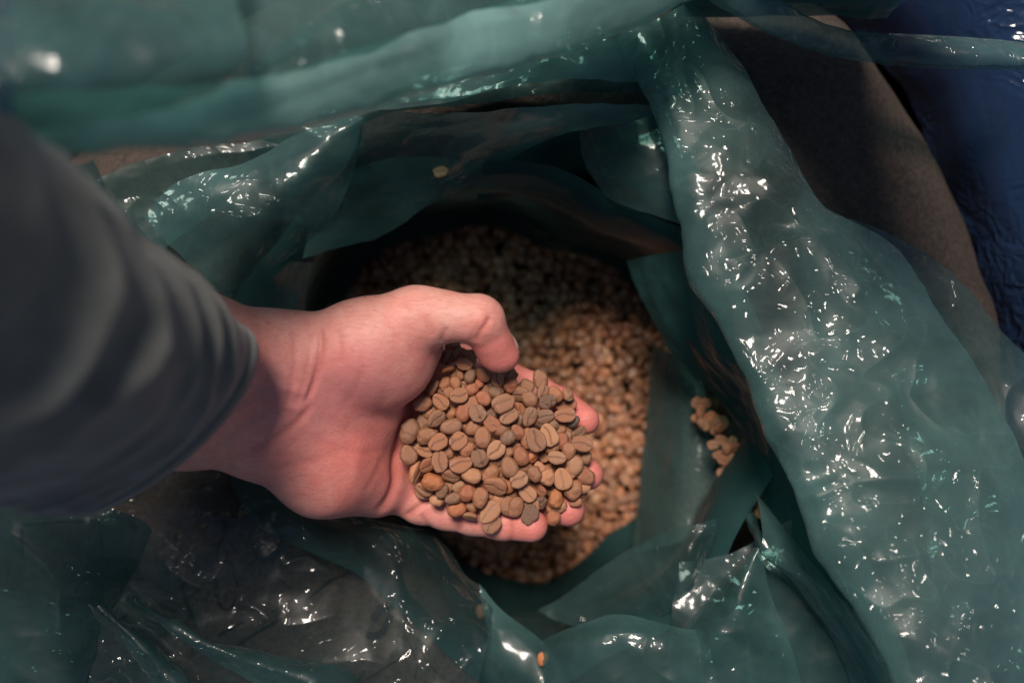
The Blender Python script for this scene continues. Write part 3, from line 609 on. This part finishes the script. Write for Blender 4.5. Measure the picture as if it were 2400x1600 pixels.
# palm lines, wrist folds, joint creases: (polyline in photograph px, depth mm, half width px, redness)
CREASES = [
 ([(748, 752), (752, 800), (747, 850), (735, 900), (712, 955)], 1.0, 7, .5),
 ([(684, 740), (690, 800), (690, 860), (676, 930), (650, 985)], .35, 8, .2),
 ([(790, 760), (800, 830), (795, 860)], .35, 6, .2),
 ([(560, 1075), (640, 1030), (700, 985), (745, 930)], .6, 9, .4),
 ([(610, 1105), (690, 1090), (760, 1072), (830, 1050)], .35, 12, .2),
 ([(870, 1206), (905, 1175), (925, 1130), (925, 1090), (935, 1040), (952, 990), (985, 950)], 1.2, 9, .7),
 ([(948, 1214), (975, 1192), (1003, 1170), (1012, 1150)], 1.0, 7, .7),
 ([(880, 1180), (860, 1120), (868, 1060), (900, 1000), (940, 950)], .15, 16, .2),
 ([(800, 1000), (850, 1020), (905, 1010)], .2, 14, .2),
 ([(1112, 806), (1122, 785), (1142, 756), (1150, 735)], .8, 6, .5),
 ([(1098, 806), (1108, 782), (1124, 757)], .4, 5, .25),
 ([(1034, 806), (1040, 785), (1050, 765)], .5, 7, .3),
 ([(1000, 730), (1006, 760), (1018, 790)], .4, 8, .2),
 ([(1070, 1250), (1080, 1225), (1078, 1200), (1085, 1180)], .5, 7, .5),
 ([(1195, 1272), (1198, 1245), (1192, 1215)], .4, 6, .5),
 ([(560, 885), (640, 905), (740, 925)], -.7, 12, 0), ([(560, 945), (640, 950), (720, 962)], -.5, 10, 0),
 ([(722, 742), (728, 800), (720, 860), (704, 920), (680, 965)], .25, 6, .25), ([(820, 760), (850, 830), (840, 900), (800, 960)], .25, 8, .15),
 ([(915, 905), (890, 960), (880, 1010)], .18, 12, .2), ([(900, 1060), (880, 1110), (850, 1160)], .25, 7, .25),
 ([(720, 1010), (770, 1040), (850, 1060), (910, 1050)], .3, 7, .25), ([(640, 1060), (700, 1075), (780, 1110)], .25, 8, .15),
 ([(985, 1200), (1000, 1225), (1012, 1240)], .4, 5, .4), ([(880, 700), (930, 740), (960, 800), (975, 850)], .2, 9, .1), ([(930, 700), (990, 740), (1010, 790)], .25, 7, .2)]
topf = smst(-.05, .25, HN[:, 2])
red = np.zeros(len(HV))
for poly, dep, wd, rd in CREASES:
    dep *= 1.25 if dep > .45 else 1.0; rd = min(1., rd * 1.25)
    d, t = dist_poly(PX, poly); taper = smst(0, .18, t) * smst(1, .8, t)
    gsn = np.exp(-(d / wd)**2) * topf * taper
    HV = HV - HN * (gsn * dep)[:, None]; red = np.maximum(red, np.exp(-(d / (wd * 1.3))**2) * topf * taper * rd)
HV = HV + HN * (fbm(HV / 12.0, 2) * .25)[:, None]
HV = laplace(HV, HF, 1, .35)
# colour of the skin: pale wrist and thumb, red finger ends and palm
def blob(cx, cy, r): return np.exp(-((PX[:, 0] - cx)**2 + (PX[:, 1] - cy)**2) / (2. * r * r))
base = np.array([.68, .350, .285]); rosy = np.array([.63, .185, .155]); deep = np.array([.42, .09, .075]); mauve_shade = np.array([.54, .185, .19])
rz = np.clip(.27 + .9 * blob(1165, 845, 40) + .35 * blob(1100, 800, 26) + .8 * blob(1375, 985, 75) + .55 * blob(1385, 1110, 70) + .55 * blob(1335, 1200, 60) + .5 * blob(1250, 850, 80)
             + .5 * blob(1225, 1235, 80) + .45 * blob(720, 1090, 110) + .5 * blob(900, 1120, 90) + .45 * blob(930, 960, 80) + .3 * blob(1010, 840, 60) - .25 * blob(1060, 700, 70) + .36 * fbm(HV / 11., 3) + .24 * fbm(HV / 3.5, 2), 0, 1)
mv = np.clip(.75 * blob(840, 870, 70) + .5 * blob(640, 930, 90) + .3 * blob(760, 960, 70), 0, .8)  # paints the purple shade below the thenar and on the wrist
col = base[None] * (1 - rz[:, None]) + rosy[None] * rz[:, None]
col = col * (1 - mv[:, None]) + mauve_shade[None] * mv[:, None]
dp = np.clip(red * .75, 0, 1)[:, None]
col = col * (1 - dp) + deep[None] * dp
vein = np.zeros(len(HV))
for poly in ([(470, 1010), (540, 960), (600, 930), (650, 880)], [(520, 1050), (570, 1000), (640, 960)]):
    d, t = dist_poly(PX, poly); vein = np.maximum(vein, np.exp(-(d / 11)**2) * smst(0, .2, t) * smst(1, .8, t))
col = col * (1 - .22 * vein[:, None] * np.array([1, .6, .45]))
hm = mesh('person', HV, HF); set_attr(hm, 'skin', col)
person = obj('person', hm, SKIN, label='bare left hand in a dark grey sleeve, palm up, cupping a handful of coffee beans', category='person')
_vis = HN[:, 2] > 0
HT = np.full((700, 480), -1e9)
_ix = ((HV[:, 0] + 180) * 2.0).astype(int); _iy = ((HV[:, 1] + 150) * 2.0).astype(int)
np.maximum.at(HT, (np.clip(_ix, 0, 699), np.clip(_iy, 0, 479)), HV[:, 2])
def hand_top(x, y):
    """highest point of the palm and fingers at x,y (mm), below the thumb"""
    i, j = int((x + 180) * 2), int((y + 150) * 2); return HT[max(0, i-2):i+3, max(0, j-2):j+3].max()
# thumbnail
nv_ = []; nf_ = []
tipv = P(1182, 838, 8) - P(1150, 790, 14); tipv /= np.linalg.norm(tipv); outv = np.array([.90, .30, -.30]); outv -= tipv * (outv @ tipv); outv /= np.linalg.norm(outv); sidev = np.cross(tipv, outv)
for i in range(13):
    for j in range(11):
        a_, b_ = (i / 12. - .5) * 2, (j / 10. - .5) * 2
        nv_.append(P(1172, 815, 10) + tipv * (a_ * 6.2 * math.sqrt(max(.15, 1 - .35 * b_ * b_)) + .5) + sidev * b_ * 4.9 + outv * (7.35 - 2.6 * b_ * b_ - .9 * a_ * a_ - (.5 if a_ > .6 else 0)))
for i in range(12):
    for j in range(10):
        q = i * 11 + j; nf_.append((q, q + 1, q + 12, q + 11))
NAIL = simple('nail', (.62, .36, .31), .32, .5)
obj('thumbnail', mesh('thumbnail', nv_, nf_), NAIL, person)
hrng = random.Random(5); hv_, hf_ = [], []
edge = [i for i in np.where((np.abs(HN[:, 2]) < .42) & (HN[:, 1] > .5) & (PX[:, 0] > 690) & (PX[:, 0] < 960) & (PX[:, 1] < 770))[0]]
for i in hrng.sample(edge, min(110, len(edge))):
    p = HV[i]; n_ = HN[i]; L_ = hrng.uniform(1.6, 3.6); lean = np.array([hrng.uniform(-.2, .9), 0, hrng.uniform(-.3, .3)]); b0 = len(hv_)
    for q in range(4):
        t = q / 3.; c = p + n_ * L_ * t * (1 - .35 * t) + lean * L_ * t * t * .8; r_ = .035 * (1 - .8 * t)
        for a_ in range(3): hv_.append(c + r_ * np.array([math.cos(a_ * 2.094), math.sin(a_ * 2.094) * .6, math.sin(a_ * 2.094) * .8]))
    for q in range(3):
        for a_ in range(3): hf_.append((b0 + q * 3 + a_, b0 + q * 3 + (a_ + 1) % 3, b0 + q * 3 + 3 + (a_ + 1) % 3, b0 + q * 3 + 3 + a_))
HAIR = simple('hair', (.10, .065, .045), .5, .4)
obj('arm_hair', mesh('arm_hair', hv_, hf_), HAIR, person)
# sleeve: a loose tube round the forearm, ridged with soft folds
axis = [(330, 990, 54), (246, 944, 79), (144, 890, 106), (8, 826, 138), (-190, 700, 178), (-440, 560, 212), (-650, 360, 238), (-900, 120, 262), (-1500, -200, 285), (-2400, -700, 310)]
A = catmull([P(*a) for a in axis], 230); T_ = np.gradient(A, axis=0); T_ /= np.linalg.norm(T_, axis=1, keepdims=True)
ns = 200; SV = np.zeros((230, ns, 3)); th_ = np.linspace(0, 2 * np.pi, ns, endpoint=False)
Lk = np.concatenate([[0], np.cumsum(np.linalg.norm(np.diff(A, axis=0), axis=1))])
for i in range(230):
    t = T_[i]; u = np.cross(UP, t); u /= np.linalg.norm(u); v_ = np.cross(t, u)
    s = Lk[i]
    rw = np.interp(s, [0, 30, 80, 160, 320], [55, 55, 54, 51, 52]); rh = np.interp(s, [0, 30, 80, 160, 320], [29, 33, 38, 42, 46])
    SV[i] = A[i] + np.cos(th_)[:, None] * u * rw + np.sin(th_)[:, None] * v_ * rh
up_ = np.clip(np.sin(th_ - R(62)), 0, 1)[None, :, None]; SV = SV + T_[:, None, :] * (22. * up_ * smst(95, 0, Lk)[:, None, None])
Q = SV.reshape(-1, 3); S_l = np.repeat(Lk, ns); Th = np.tile(th_, 230)
Nn = Q - np.repeat(A, ns, 0); Nn /= np.linalg.norm(Nn, axis=1, keepdims=True)
ph = S_l / 34. + .9 * np.sin(Th + .9) + 2.2 * fbm(Q / 70. + 3, 2)
fold = (1 - np.abs(np.sin(ph * np.pi)))**1.1 * (.35 + .9 * smst(-.5, .5, fbm(Q / 30. + 13, 2)))
amp = smst(4, 26, S_l) * (5.0 + 4.5 * fbm(Q / 55. + 8, 2))
Q = Q + Nn * (fold * amp + 1.8 * fbm(Q / 28., 2) * smst(2, 20, S_l) + .25 * fbm(Q / 9. + 5, 2))[:, None]
hem = np.exp(-((S_l - 8) / .9)**2) * -1.3 + np.exp(-((S_l - 3.5) / 3.5)**2) * .9
Q = Q + Nn * hem[:, None]
SV = Q.reshape(230, ns, 3)
inner = SV[0] - Nn.reshape(230, ns, 3)[0] * 1.8
inner2 = SV[18] - Nn.reshape(230, ns, 3)[18] * 3.2
ALL = np.concatenate([inner2[None], inner[None], SV], 0); n0 = len(ALL)
idx = np.arange(n0 * ns).reshape(n0, ns); idn = np.roll(idx, -1, 1)
SF = np.stack([idx[:-1], idn[:-1], idn[1:], idx[1:]], -1).reshape(-1, 4)
sl = obj('sleeve', mesh('sleeve', ALL.reshape(-1, 3), SF), SLEEVE, person)

# ------------------------------------------------------------------ coffee beans
rng = random.Random(11)
def bean_mesh(name, seed, na=26, nb=36, rough=0.05, groove=1.0, scurve=.05, low=False):
    """unit bean: length 1 along x, crease towards +z"""
    al = np.linspace(0, np.pi, na)
    be = np.linspace(0, 2 * np.pi, nb, endpoint=False)
    be = be - (0.32 if not low else 0) * np.sin(2 * (be - np.pi / 2)) * (np.sin(be) > 0)   # crowd samples near the crease
    A, B = np.meshgrid(al[1:-1], be, indexing='ij')
    x = .5 * np.cos(A); rho = np.sin(A)**.92
    cy = np.cos(B); sy = np.sin(B)
    y = (.375 + .012 * (seed % 5)) * (1 + .16 * ((seed * 7) % 5 - 2) * np.cos(A) * .5) * rho * np.sign(cy) * np.abs(cy)**.88
    up = sy > 0
    z = np.where(up, .125 * rho**.7 * np.abs(sy)**.55, -.29 * rho * np.abs(sy)**.95)
    V = np.stack([x, y, z], -1).reshape(-1, 3)
    V = np.vstack([[[.5, 0, 0]], V, [[-.5, 0, 0]]])
    pz = V * 2.3 + seed * 3.1
    nrmv = V / (np.linalg.norm(V, axis=1, keepdims=True) + 1e-6)
    V = V + nrmv * (fbm(pz, 2) * rough)[:, None] + nrmv * (fbm(pz * 3.2, 2) * rough * .35)[:, None]
    yc = scurve * np.sin(V[:, 0] * 6.5 + seed) + .015 * vnoise(np.stack([V[:, 0] * 9, V[:, 0] * 0 + seed, V[:, 0] * 0], 1))
    top = smst(-.02, .06, V[:, 2]); along = smst(.5, .38, np.abs(V[:, 0]))
    dd = V[:, 1] - yc
    gd = np.exp(-(np.abs(dd) / .026)**1.5); lip = np.exp(-((np.abs(dd) - .075) / .05)**2)
    V[:, 2] += top * along * groove * (-.070 * gd * (.75 + .5 * vnoise(V * 7 + seed)))
    n = nb; F = []
    for j in range(n): F.append((0, 1 + (j + 1) % n, 1 + j))
    for i in range(na - 3):
        for j in range(n):
            a = 1 + i * n + j; b = 1 + i * n + (j + 1) % n
            F.append((a, b, b + n, a + n))
    last = 1 + (na - 3) * n; e = len(V) - 1
    for j in range(n): F.append((e, last + j, last + (j + 1) % n))
    cr = np.zeros((len(V), 3)); cr[:, 0] = top * along * np.exp(-(dd / .035)**2); cr[:, 1] = top * along * np.exp(-(dd / .040)**2) * groove
    return V, F, cr
BM = []
for s_ in range(9):
    Vb, Fb, Cb = bean_mesh('b', s_ + 1, rough=.05 + .025 * (s_ % 3), groove=[1, 1.1, .8, 1.2, .9, 1, .7, 1.1, 1][s_], scurve=[.03, .06, .02, .05, .07, .035, .01, .05, .04][s_])
    me = mesh('coffee_bean', Vb * 1000, Fb); set_attr(me, 'crease', Cb); me.materials.append(BEAN); BM.append(me)
SHRIV = []
for s_ in range(3):
    Vb, Fb, Cb = bean_mesh('b', s_ + 21, rough=.17, groove=.6, scurve=.05)
    me = mesh('coffee_bean', Vb * 1000, Fb); set_attr(me, 'crease', Cb); me.materials.append(BEAN); SHRIV.append(me)
CB = {'O': (.34, .135, .058), 'T': (.40, .145, .056), 'R': (.42, .105, .030), 'P': (.56, .260, .125), 'D': (.12, .038, .018), 'G': (.27, .120, .062), 'K': (.035, .028, .025), 'Q': (.58, .165, .030)}
def put_bean(px, py, z, L, ang, roll, pitch, col, me=None, wid=None, jitter=.17):
    """L in photograph px"""
    o = bpy.data.objects.new('coffee_bean', me or rng.choice(BM)); COL.objects.link(o)
    p = P(px, py, z); s = L * sc(z) * .001
    o.location = p * .001
    rot = Matrix.Rotation(R(ang), 4, 'Z') @ Matrix.Rotation(R(-pitch), 4, 'Y') @ Matrix.Rotation(R(roll), 4, 'X')
    o.rotation_euler = rot.to_euler()
    wv = wid or rng.uniform(.93, 1.08)
    o.scale = (s, s * wv, s * rng.uniform(.95, 1.15))
    b = CB[col] if isinstance(col, str) else col; j = 1 + rng.uniform(-jitter, jitter); h = rng.uniform(-.08, .08)
    o.color = (b[0] * j * (1 + h), b[1] * j, b[2] * j * (1 - h), 1)
    return o
# handful, traced from the photograph: x, y (crop px), length, angle, roll, pitch, colour, layer, shrivelled
HB = [(660,185,150,-40,15,0,'T',3,0),(640,225,122,-6,-14,0,'T',4,0),(600,150,115,40,180,0,'T',2,0),(525,185,95,55,40,0,'G',2,0),(525,268,108,20,70,10,'Q',3,0),(607,300,85,-60,180,0,'P',2,0),
(680,315,118,70,180,0,'G',4,0),(775,300,122,-45,205,0,'R',3,0),(880,330,108,-70,8,0,'P',3,0),(975,380,118,55,180,0,'R',3,0),(1095,380,128,-40,150,0,'O',3,0),(990,312,80,30,180,0,'G',1,0),
(1205,425,118,70,30,0,'O',3,0),(1295,440,132,-60,180,0,'T',3,0),(1390,440,116,-70,-30,0,'O',4,0),(1240,498,140,15,12,0,'D',4,1),(1366,590,152,5,-6,0,'T',5,0),(1422,642,120,40,180,0,'K',3,0),  # K bean: shadow beside its neighbour, put into a bean's colour
(1110,602,152,70,18,0,'G',5,0),(1215,600,138,8,12,0,'G',4,0),(960,598,156,40,-28,0,'O',5,0),(916,504,176,22,-30,0,'O',5,0),(1035,440,155,-8,30,0,'O',3,0),(1105,470,135,-45,180,0,'O',3,0),
(866,430,130,-20,180,0,'G',2,0),(780,470,122,-50,165,0,'R',4,0),(690,412,125,20,180,0,'R',3,0),(602,450,128,15,0,0,'T',5,0),(578,362,110,100,180,0,'T',3,0),(500,372,115,60,180,0,'T',2,0),
(530,428,105,30,180,0,'T',2,0),(412,400,135,60,120,0,'T',3,0),(470,495,142,-40,0,0,'T',5,0),(340,507,135,15,180,0,'T',4,0),(390,575,125,30,180,0,'T',2,0),(435,617,152,45,24,0,'O',5,0),
(545,580,105,60,180,0,'T',2,0),(545,675,162,10,180,0,'G',4,0),(632,575,155,80,180,0,'R',3,0),(700,510,135,20,180,0,'T',3,0),(740,572,138,-62,0,0,'G',5,0),(840,650,125,-45,0,0,'R',4,1),
(700,685,125,40,180,0,'T',3,0),(770,750,168,85,180,0,'T',5,0),(950,755,140,40,180,0,'G',5,0),(1025,710,135,-50,195,0,'R',4,0),(245,712,182,62,180,0,'O',5,0),(370,742,162,20,180,0,'T',4,0),
(450,787,145,35,0,0,'T',5,0),(590,775,148,40,0,0,'T',5,0),(660,840,135,40,180,0,'T',4,0),(236,877,155,-65,180,0,'O',5,0),(290,812,95,-50,180,0,'P',2,0),(360,850,128,-10,-40,0,'T',3,0),
(375,952,125,40,30,0,'R',4,0),(293,1004,168,72,62,0,'P',4,0),(466,925,152,100,5,0,'T',5,0),(610,945,182,15,-30,0,'T',5,0),(755,896,152,-65,0,0,'G',5,0),(866,842,145,50,-5,0,'P',5,0),
(945,862,105,40,180,0,'T',3,0),(860,928,125,10,180,0,'T',2,0),(1048,885,152,-65,150,0,'R',4,0),(1135,893,105,60,62,0,'Q',4,0),(1157,770,168,-65,0,0,'T',6,0),(1100,762,155,80,180,0,'T',4,0),
(1250,735,158,-65,0,0,'P',5,0),(1340,777,118,70,180,0,'R',3,0),(1278,660,100,-60,180,0,'G',3,0),(1328,692,100,20,180,0,'T',2,0),(1270,822,135,20,180,0,'T',3,0),(1490,800,145,-10,-8,0,'T',5,0),
(1303,896,150,-10,0,0,'P',6,0),(1390,852,135,80,180,0,'T',4,0),(1215,888,100,40,0,0,'T',2,0),(1432,958,165,70,150,0,'P',4,0),(1520,902,98,70,180,0,'T',3,0),(1408,1002,135,60,180,0,'P',4,0),
(1515,1030,145,-35,180,0,'R',4,0),(962,965,150,-70,180,0,'T',5,0),(830,1015,162,40,180,0,'T',3,0),(692,1027,150,-10,180,0,'P',5,0),(546,1030,145,-15,30,0,'T',4,0),(408,1076,165,-15,180,0,'Q',5,0),
(482,1137,125,60,180,0,'G',4,0),(352,1125,135,-25,20,0,'P',3,0),(440,1205,108,-10,160,0,'P',3,0),(600,1107,110,30,180,0,'P',3,0),(528,1108,105,80,170,0,'T',2,0),(556,1191,128,20,180,0,'G',5,0),
(665,1155,152,45,195,0,'R',4,0),(755,1186,155,80,180,0,'T',5,0),(864,1100,172,-18,28,0,'T',5,0),(945,1095,125,-50,180,0,'Q',3,0),(1028,1052,150,30,0,0,'P',6,0),(1142,1012,135,-65,180,0,'T',5,0),
(1185,975,108,-60,180,0,'P',3,0),(1241,1040,138,80,180,0,'P',5,0),(1347,1050,165,-80,5,0,'P',6,0),(1426,1132,155,60,180,0,'T',5,0),(1490,1095,135,-50,170,0,'P',3,0),(1092,1152,158,-45,0,0,'P',5,0),
(1182,1127,125,-40,30,0,'R',3,0),(1300,1195,150,85,180,0,'Q',5,0),(1284,1332,130,75,205,0,'R',4,0),(1186,1226,135,50,40,0,'D',4,1),(1106,1305,140,60,0,0,'D',5,1),(955,1242,145,70,180,0,'T',4,0),
(1012,1252,152,65,180,0,'T',5,0),(885,1202,125,70,180,0,'P',3,0),(830,1162,100,30,180,0,'P',2,0),(820,1292,188,48,-30,0,'P',5,0),(840,1380,146,50,0,0,'T',6,0),(680,1325,125,-15,60,0,'T',4,0),
(580,1271,145,15,180,0,'Q',4,0),(690,1252,100,-45,180,0,'T',3,0),(1442,1218,95,20,180,0,'T',3,0),(555,92,115,-10,180,0,'T',1,0),(905,690,135,25,180,0,'T',3,0),(1000,832,105,20,180,0,'T',2,0),
(735,372,100,40,180,0,'R',2,0),(1025,632,110,60,180,0,'G',2,0),(832,592,110,30,180,0,'D',2,0),(1070,955,120,10,180,0,'T',2,0),(770,960,120,60,180,0,'T',2,0),(510,860,120,-20,180,0,'T',2,0)]
TO = lambda X, Y: (880 + X / 3.074, 780 + Y / 3.074)
BEANS = []
def pile_z(px, py):
    dx = (px - 1140) / 290.; dy = (py - 1010) / 260.; r2 = dx * dx + dy * dy
    return -1.0 - 14.0 * r2 * (.25 if dy < 0 and dx < .2 else 1.0)
for (X, Y, L, a, ro, pi, c, lay, sh) in HB:
    px, py = TO(X, Y)
    z = pile_z(px, py) + (lay - 5) * 2.0
    p_ = P(px, py, z); h_ = hand_top(p_[0], p_[1])
    if -1e8 < h_ < z + 9: z = max(z, h_ + 2.2)
    o = put_bean(px, py, z, L * rng.uniform(.90, 1.05) / 3.074, a, ro + rng.uniform(-8, 8), pi + rng.uniform(-7, 7), c, rng.choice(SHRIV) if sh else None)
    BEANS.append((o, px, py, c, 'f' if (ro < 75 or ro > 285) else 'b', sh, lay))
def rest(px, py, z, lift):
    """lift a bean so that it lies on the skin under it"""
    p = P(px, py, z); h = hand_top(p[0], p[1])
    return max(z, h + lift) if -1e8 < h < z + 9 else z
FILL = []
pts = []
for _ in range(4000):
    px, py = rng.uniform(915, 1400), rng.uniform(815, 1250)
    if not any(math.hypot(px - b[1], py - b[2]) < 30 for b in BEANS if b[6] >= 2): continue
    if any(math.hypot(px - a, py - b) < 36 for a, b in pts): continue
    # inside the outline of the handful
    if sum(1 for b in BEANS if math.hypot(px - b[1], py - b[2]) < 60) < 6: continue
    if py > 1150 and px < 1130 or py > 1200: continue
    z = pile_z(px, py) - 8.5
    p = P(px, py, z); h = hand_top(p[0], p[1])
    if h > z + 8: continue
    cc = rng.choice('TTTTORRGP'); pts.append((px, py)); z = max(z, h + 2.0 if h > -1e8 else z)
    FILL.append((put_bean(px, py, z, rng.uniform(40, 50), rng.uniform(0, 180), rng.choice([0, 180, 180, 150, 30, 210]), rng.uniform(-15, 15), cc), px, py, cc))
# beans that fell between the folds of the bag: display px, height
LOOSE = [(1011,394,-36,36,10,0,'P','single loose bean lying on the dark green fold above the hand'),
         (1247,1512,-30,34,75,180,'Q','single orange bean trapped under the film at the bottom edge'),
         (1106,1402,-66,34,80,180,'T','lone brown bean half hidden beside the lower film fold'),
         (1622,1165,-112,36,25,60,'Q','lone pale orange bean lying left of the dark gap')]
for (x, y, z, L, a, ro, c, lab) in LOOSE:
    o = put_bean(x * 1.0204, y * 1.0204, z, L, a, ro, 5, c); o['label'] = lab; o['category'] = 'coffee bean'; o['group'] = 'beans spilled between the bag folds'
CL = {'upper': [(1600,925),(1612,945),(1598,962),(1622,925),(1632,955),(1645,965),(1655,985),(1640,990),(1625,975),(1612,968),(1660,970),(1606,940)],
      'middle': [(1640,1020),(1655,1012),(1668,1030),(1690,1030),(1648,1045),(1665,1055),(1682,1050),(1700,1048),(1672,1075),(1690,1072),(1660,1085),(1708,1075),(1722,1095),(1700,1092),(1680,1015),(1684,1090)],
      'narrow': [(1722,1112),(1735,1130),(1742,1145),(1750,1162),(1748,1178)],
      'bottom': [(1652,1155),(1665,1165),(1650,1185),(1672,1190),(1660,1200),(1645,1170)]}
WH = {'upper': 'in the upper cluster spilled right of the heap', 'middle': 'in the middle cluster spilled above the shiny crease',
      'narrow': 'in the short row beside the shiny crease', 'bottom': 'at the bottom of the dark gap between the folds'}
CN = {'O': 'olive tan', 'T': 'tan', 'R': 'reddish brown', 'P': 'pale beige', 'D': 'dark brown', 'G': 'greyish brown', 'K': 'nearly black', 'Q': 'bright orange'}
ORD = ['', 'second ', 'third ', 'fourth ', 'fifth ', 'sixth ', 'seventh ', 'eighth ', 'ninth ', 'tenth ', 'eleventh ', 'twelfth ', 'thirteenth ', 'fourteenth ', 'fifteenth ', 'sixteenth ']
for key, pp in CL.items():
    by = {}
    for (x, y) in sorted(pp, key=lambda q: q[1]):
        zz = {'narrow': -78, 'upper': -96, 'middle': -84, 'bottom': -100}[key]; cc = rng.choice('TRQORT')
        o = put_bean((x + rng.uniform(-3, 3)) * 1.0204, (y + rng.uniform(-3, 3)) * 1.0204, zz + rng.uniform(-3, 3), rng.uniform(27, 33), rng.uniform(0, 180), rng.choice([0, 180, 30]), rng.uniform(-20, 20), cc)
        by.setdefault(cc, []).append(o)
    for cc, oo in by.items():
        for i, o in enumerate(oo):
            pre = '' if len(oo) == 1 else ('highest ' if i == 0 else ('lowest ' if i == len(oo) - 1 else ORD[i] + 'highest '))
            o['label'] = f'{pre}{CN[cc]} bean {WH[key]}'; o['category'] = 'coffee bean'; o['group'] = 'beans spilled between the bag folds'
# the heap in the sack: the nearest beans one by one, the rest as one mass
Vl, Fl, _c = bean_mesh('b', 3, 9, 12, .03, 1.0, .04, True); Fl_t = Fl
def heap_z(x, y):
    r = math.hypot(x + 5, y + 45) / 128.
    return -186 - 10 * r * r + 5 * float(vnoise(np.array([[x / 45., y / 45., 4.4]]))[0])
HC = [(.49,.20,.095), (.41,.17,.085), (.53,.24,.13), (.55,.20,.065), (.34,.14,.07), (.60,.32,.18), (.47,.16,.06), (.27,.115,.06)]
hv, hf, hc = [], [], []; nb = 0; heap_ind = []
step = 6.3
for lay in range(2):
    for iy in range(-24, 24):
        for ix in range(-24, 24):
            x = -5 + (ix + .5 * (iy & 1)) * step + rng.uniform(-2, 2); y = -45 + iy * step * .87 + rng.uniform(-2, 2)
            if math.hypot(x + 5, y + 45) > 130: continue
            z = heap_z(x, y) + (2.2 if lay else -2.5) + rng.uniform(-1.6, 1.6)
            if lay and rng.random() < .12: continue
            L = rng.uniform(7.2, 9.0); rot = Euler((R(rng.choice([0, 180, 180, 60, 110]) + rng.uniform(-25, 25)), R(rng.uniform(-28, 28)), R(rng.uniform(0, 360)))).to_matrix()
            ci = rng.randrange(len(HC)); c = HC[ci]; j = rng.uniform(.85, 1.15); c = tuple(q * j for q in c)
            s_ = (450 - z) / FPX; px, py = x / s_ + 1200, 800 - y / s_
            if lay and 1150 < px < 1500 and 690 < py < 1290 and len(heap_ind) < 80 and not (px < 1400 and 860 < py < 1250):
                o = bpy.data.objects.new('coffee_bean', BM[rng.randrange(len(BM))]); COL.objects.link(o); o.location = (x * .001, y * .001, z * .001)
                o.rotation_euler = rot.to_euler(); o.scale = (L * .001,) * 3; o.color = (*c, 1)
                o['ci'] = ci; heap_ind.append(o); continue
            W_ = (Vl * L) @ np.array(rot).T + [x, y, z]
            hv.append(W_); hf.append([tuple(q + nb for q in f) for f in Fl_t]); hc.append(np.repeat([c], len(W_), 0)); nb += len(W_)
hm_ = mesh('bean_heap', np.vstack(hv), [f for ff in hf for f in ff]); set_attr(hm_, 'tone', np.vstack(hc))
obj('bean_heap', hm_, HEAPM, kind='stuff', label='heap of loose tan coffee beans filling the sack below the hand')
HN_ = ['tan', 'brown', 'light tan', 'orange', 'dark brown', 'pale beige', 'rusty brown', 'very dark brown']
for o in heap_ind:
    o['label'] = 'loose ' + HN_[o['ci']] + ' coffee bean on the blurred heap ' + ('above the index finger' if o.location.y > -.02 else 'right of the fingertips' if o.location.y > -.075 else 'below the fingertips'); o['category'] = 'coffee bean'; o['group'] = 'loose beans on the heap in the sack'; del o['ci']
# ------------------------------------------------------------------ one label for each bean of the handful
def zone(px, py):
    if py < 905 and px < 1180: return 'beside the thumb'
    if py < 960: return 'along the index finger'
    if py > 1175: return 'on the little finger' if px < 1290 else 'by the ring fingertip'
    if px < 985: return 'at the heel of the palm'
    if px > 1300: return 'by the middle fingertip'
    return 'in the upper middle of the handful' if py < 1030 else 'in the lower middle of the handful'
cls = {}
for b in BEANS:
    o, px, py, c, f, sh, lay = b
    k_ = (CN[c] + (' shrivelled' if sh else ''), 'crease up' if f == 'f' else 'rounded back up', zone(px, py), )
    cls.setdefault(k_, []).append(b)
for (cn, f, zn), bs in cls.items():
    bs.sort(key=lambda b: b[1])
    for i, b in enumerate(bs):
        n_ = len(bs)
        if n_ == 1: pre = ''
        elif i == n_ - 1: pre = 'rightmost '
        elif i == 0: pre = 'leftmost '
        else: pre = ORD[i].strip() + '-from-left '
        b[0]['label'] = f'{pre}{cn} coffee bean, {f}, {zn}'; b[0]['category'] = 'coffee bean'; b[0]['group'] = 'coffee beans held in the palm'
for o, px, py, cc in FILL:
    o['label'] = f'{CN[cc]} coffee bean mostly buried under its neighbours {zone(px, py)}'; o['category'] = 'coffee bean'; o['group'] = 'buried beans in the palm'
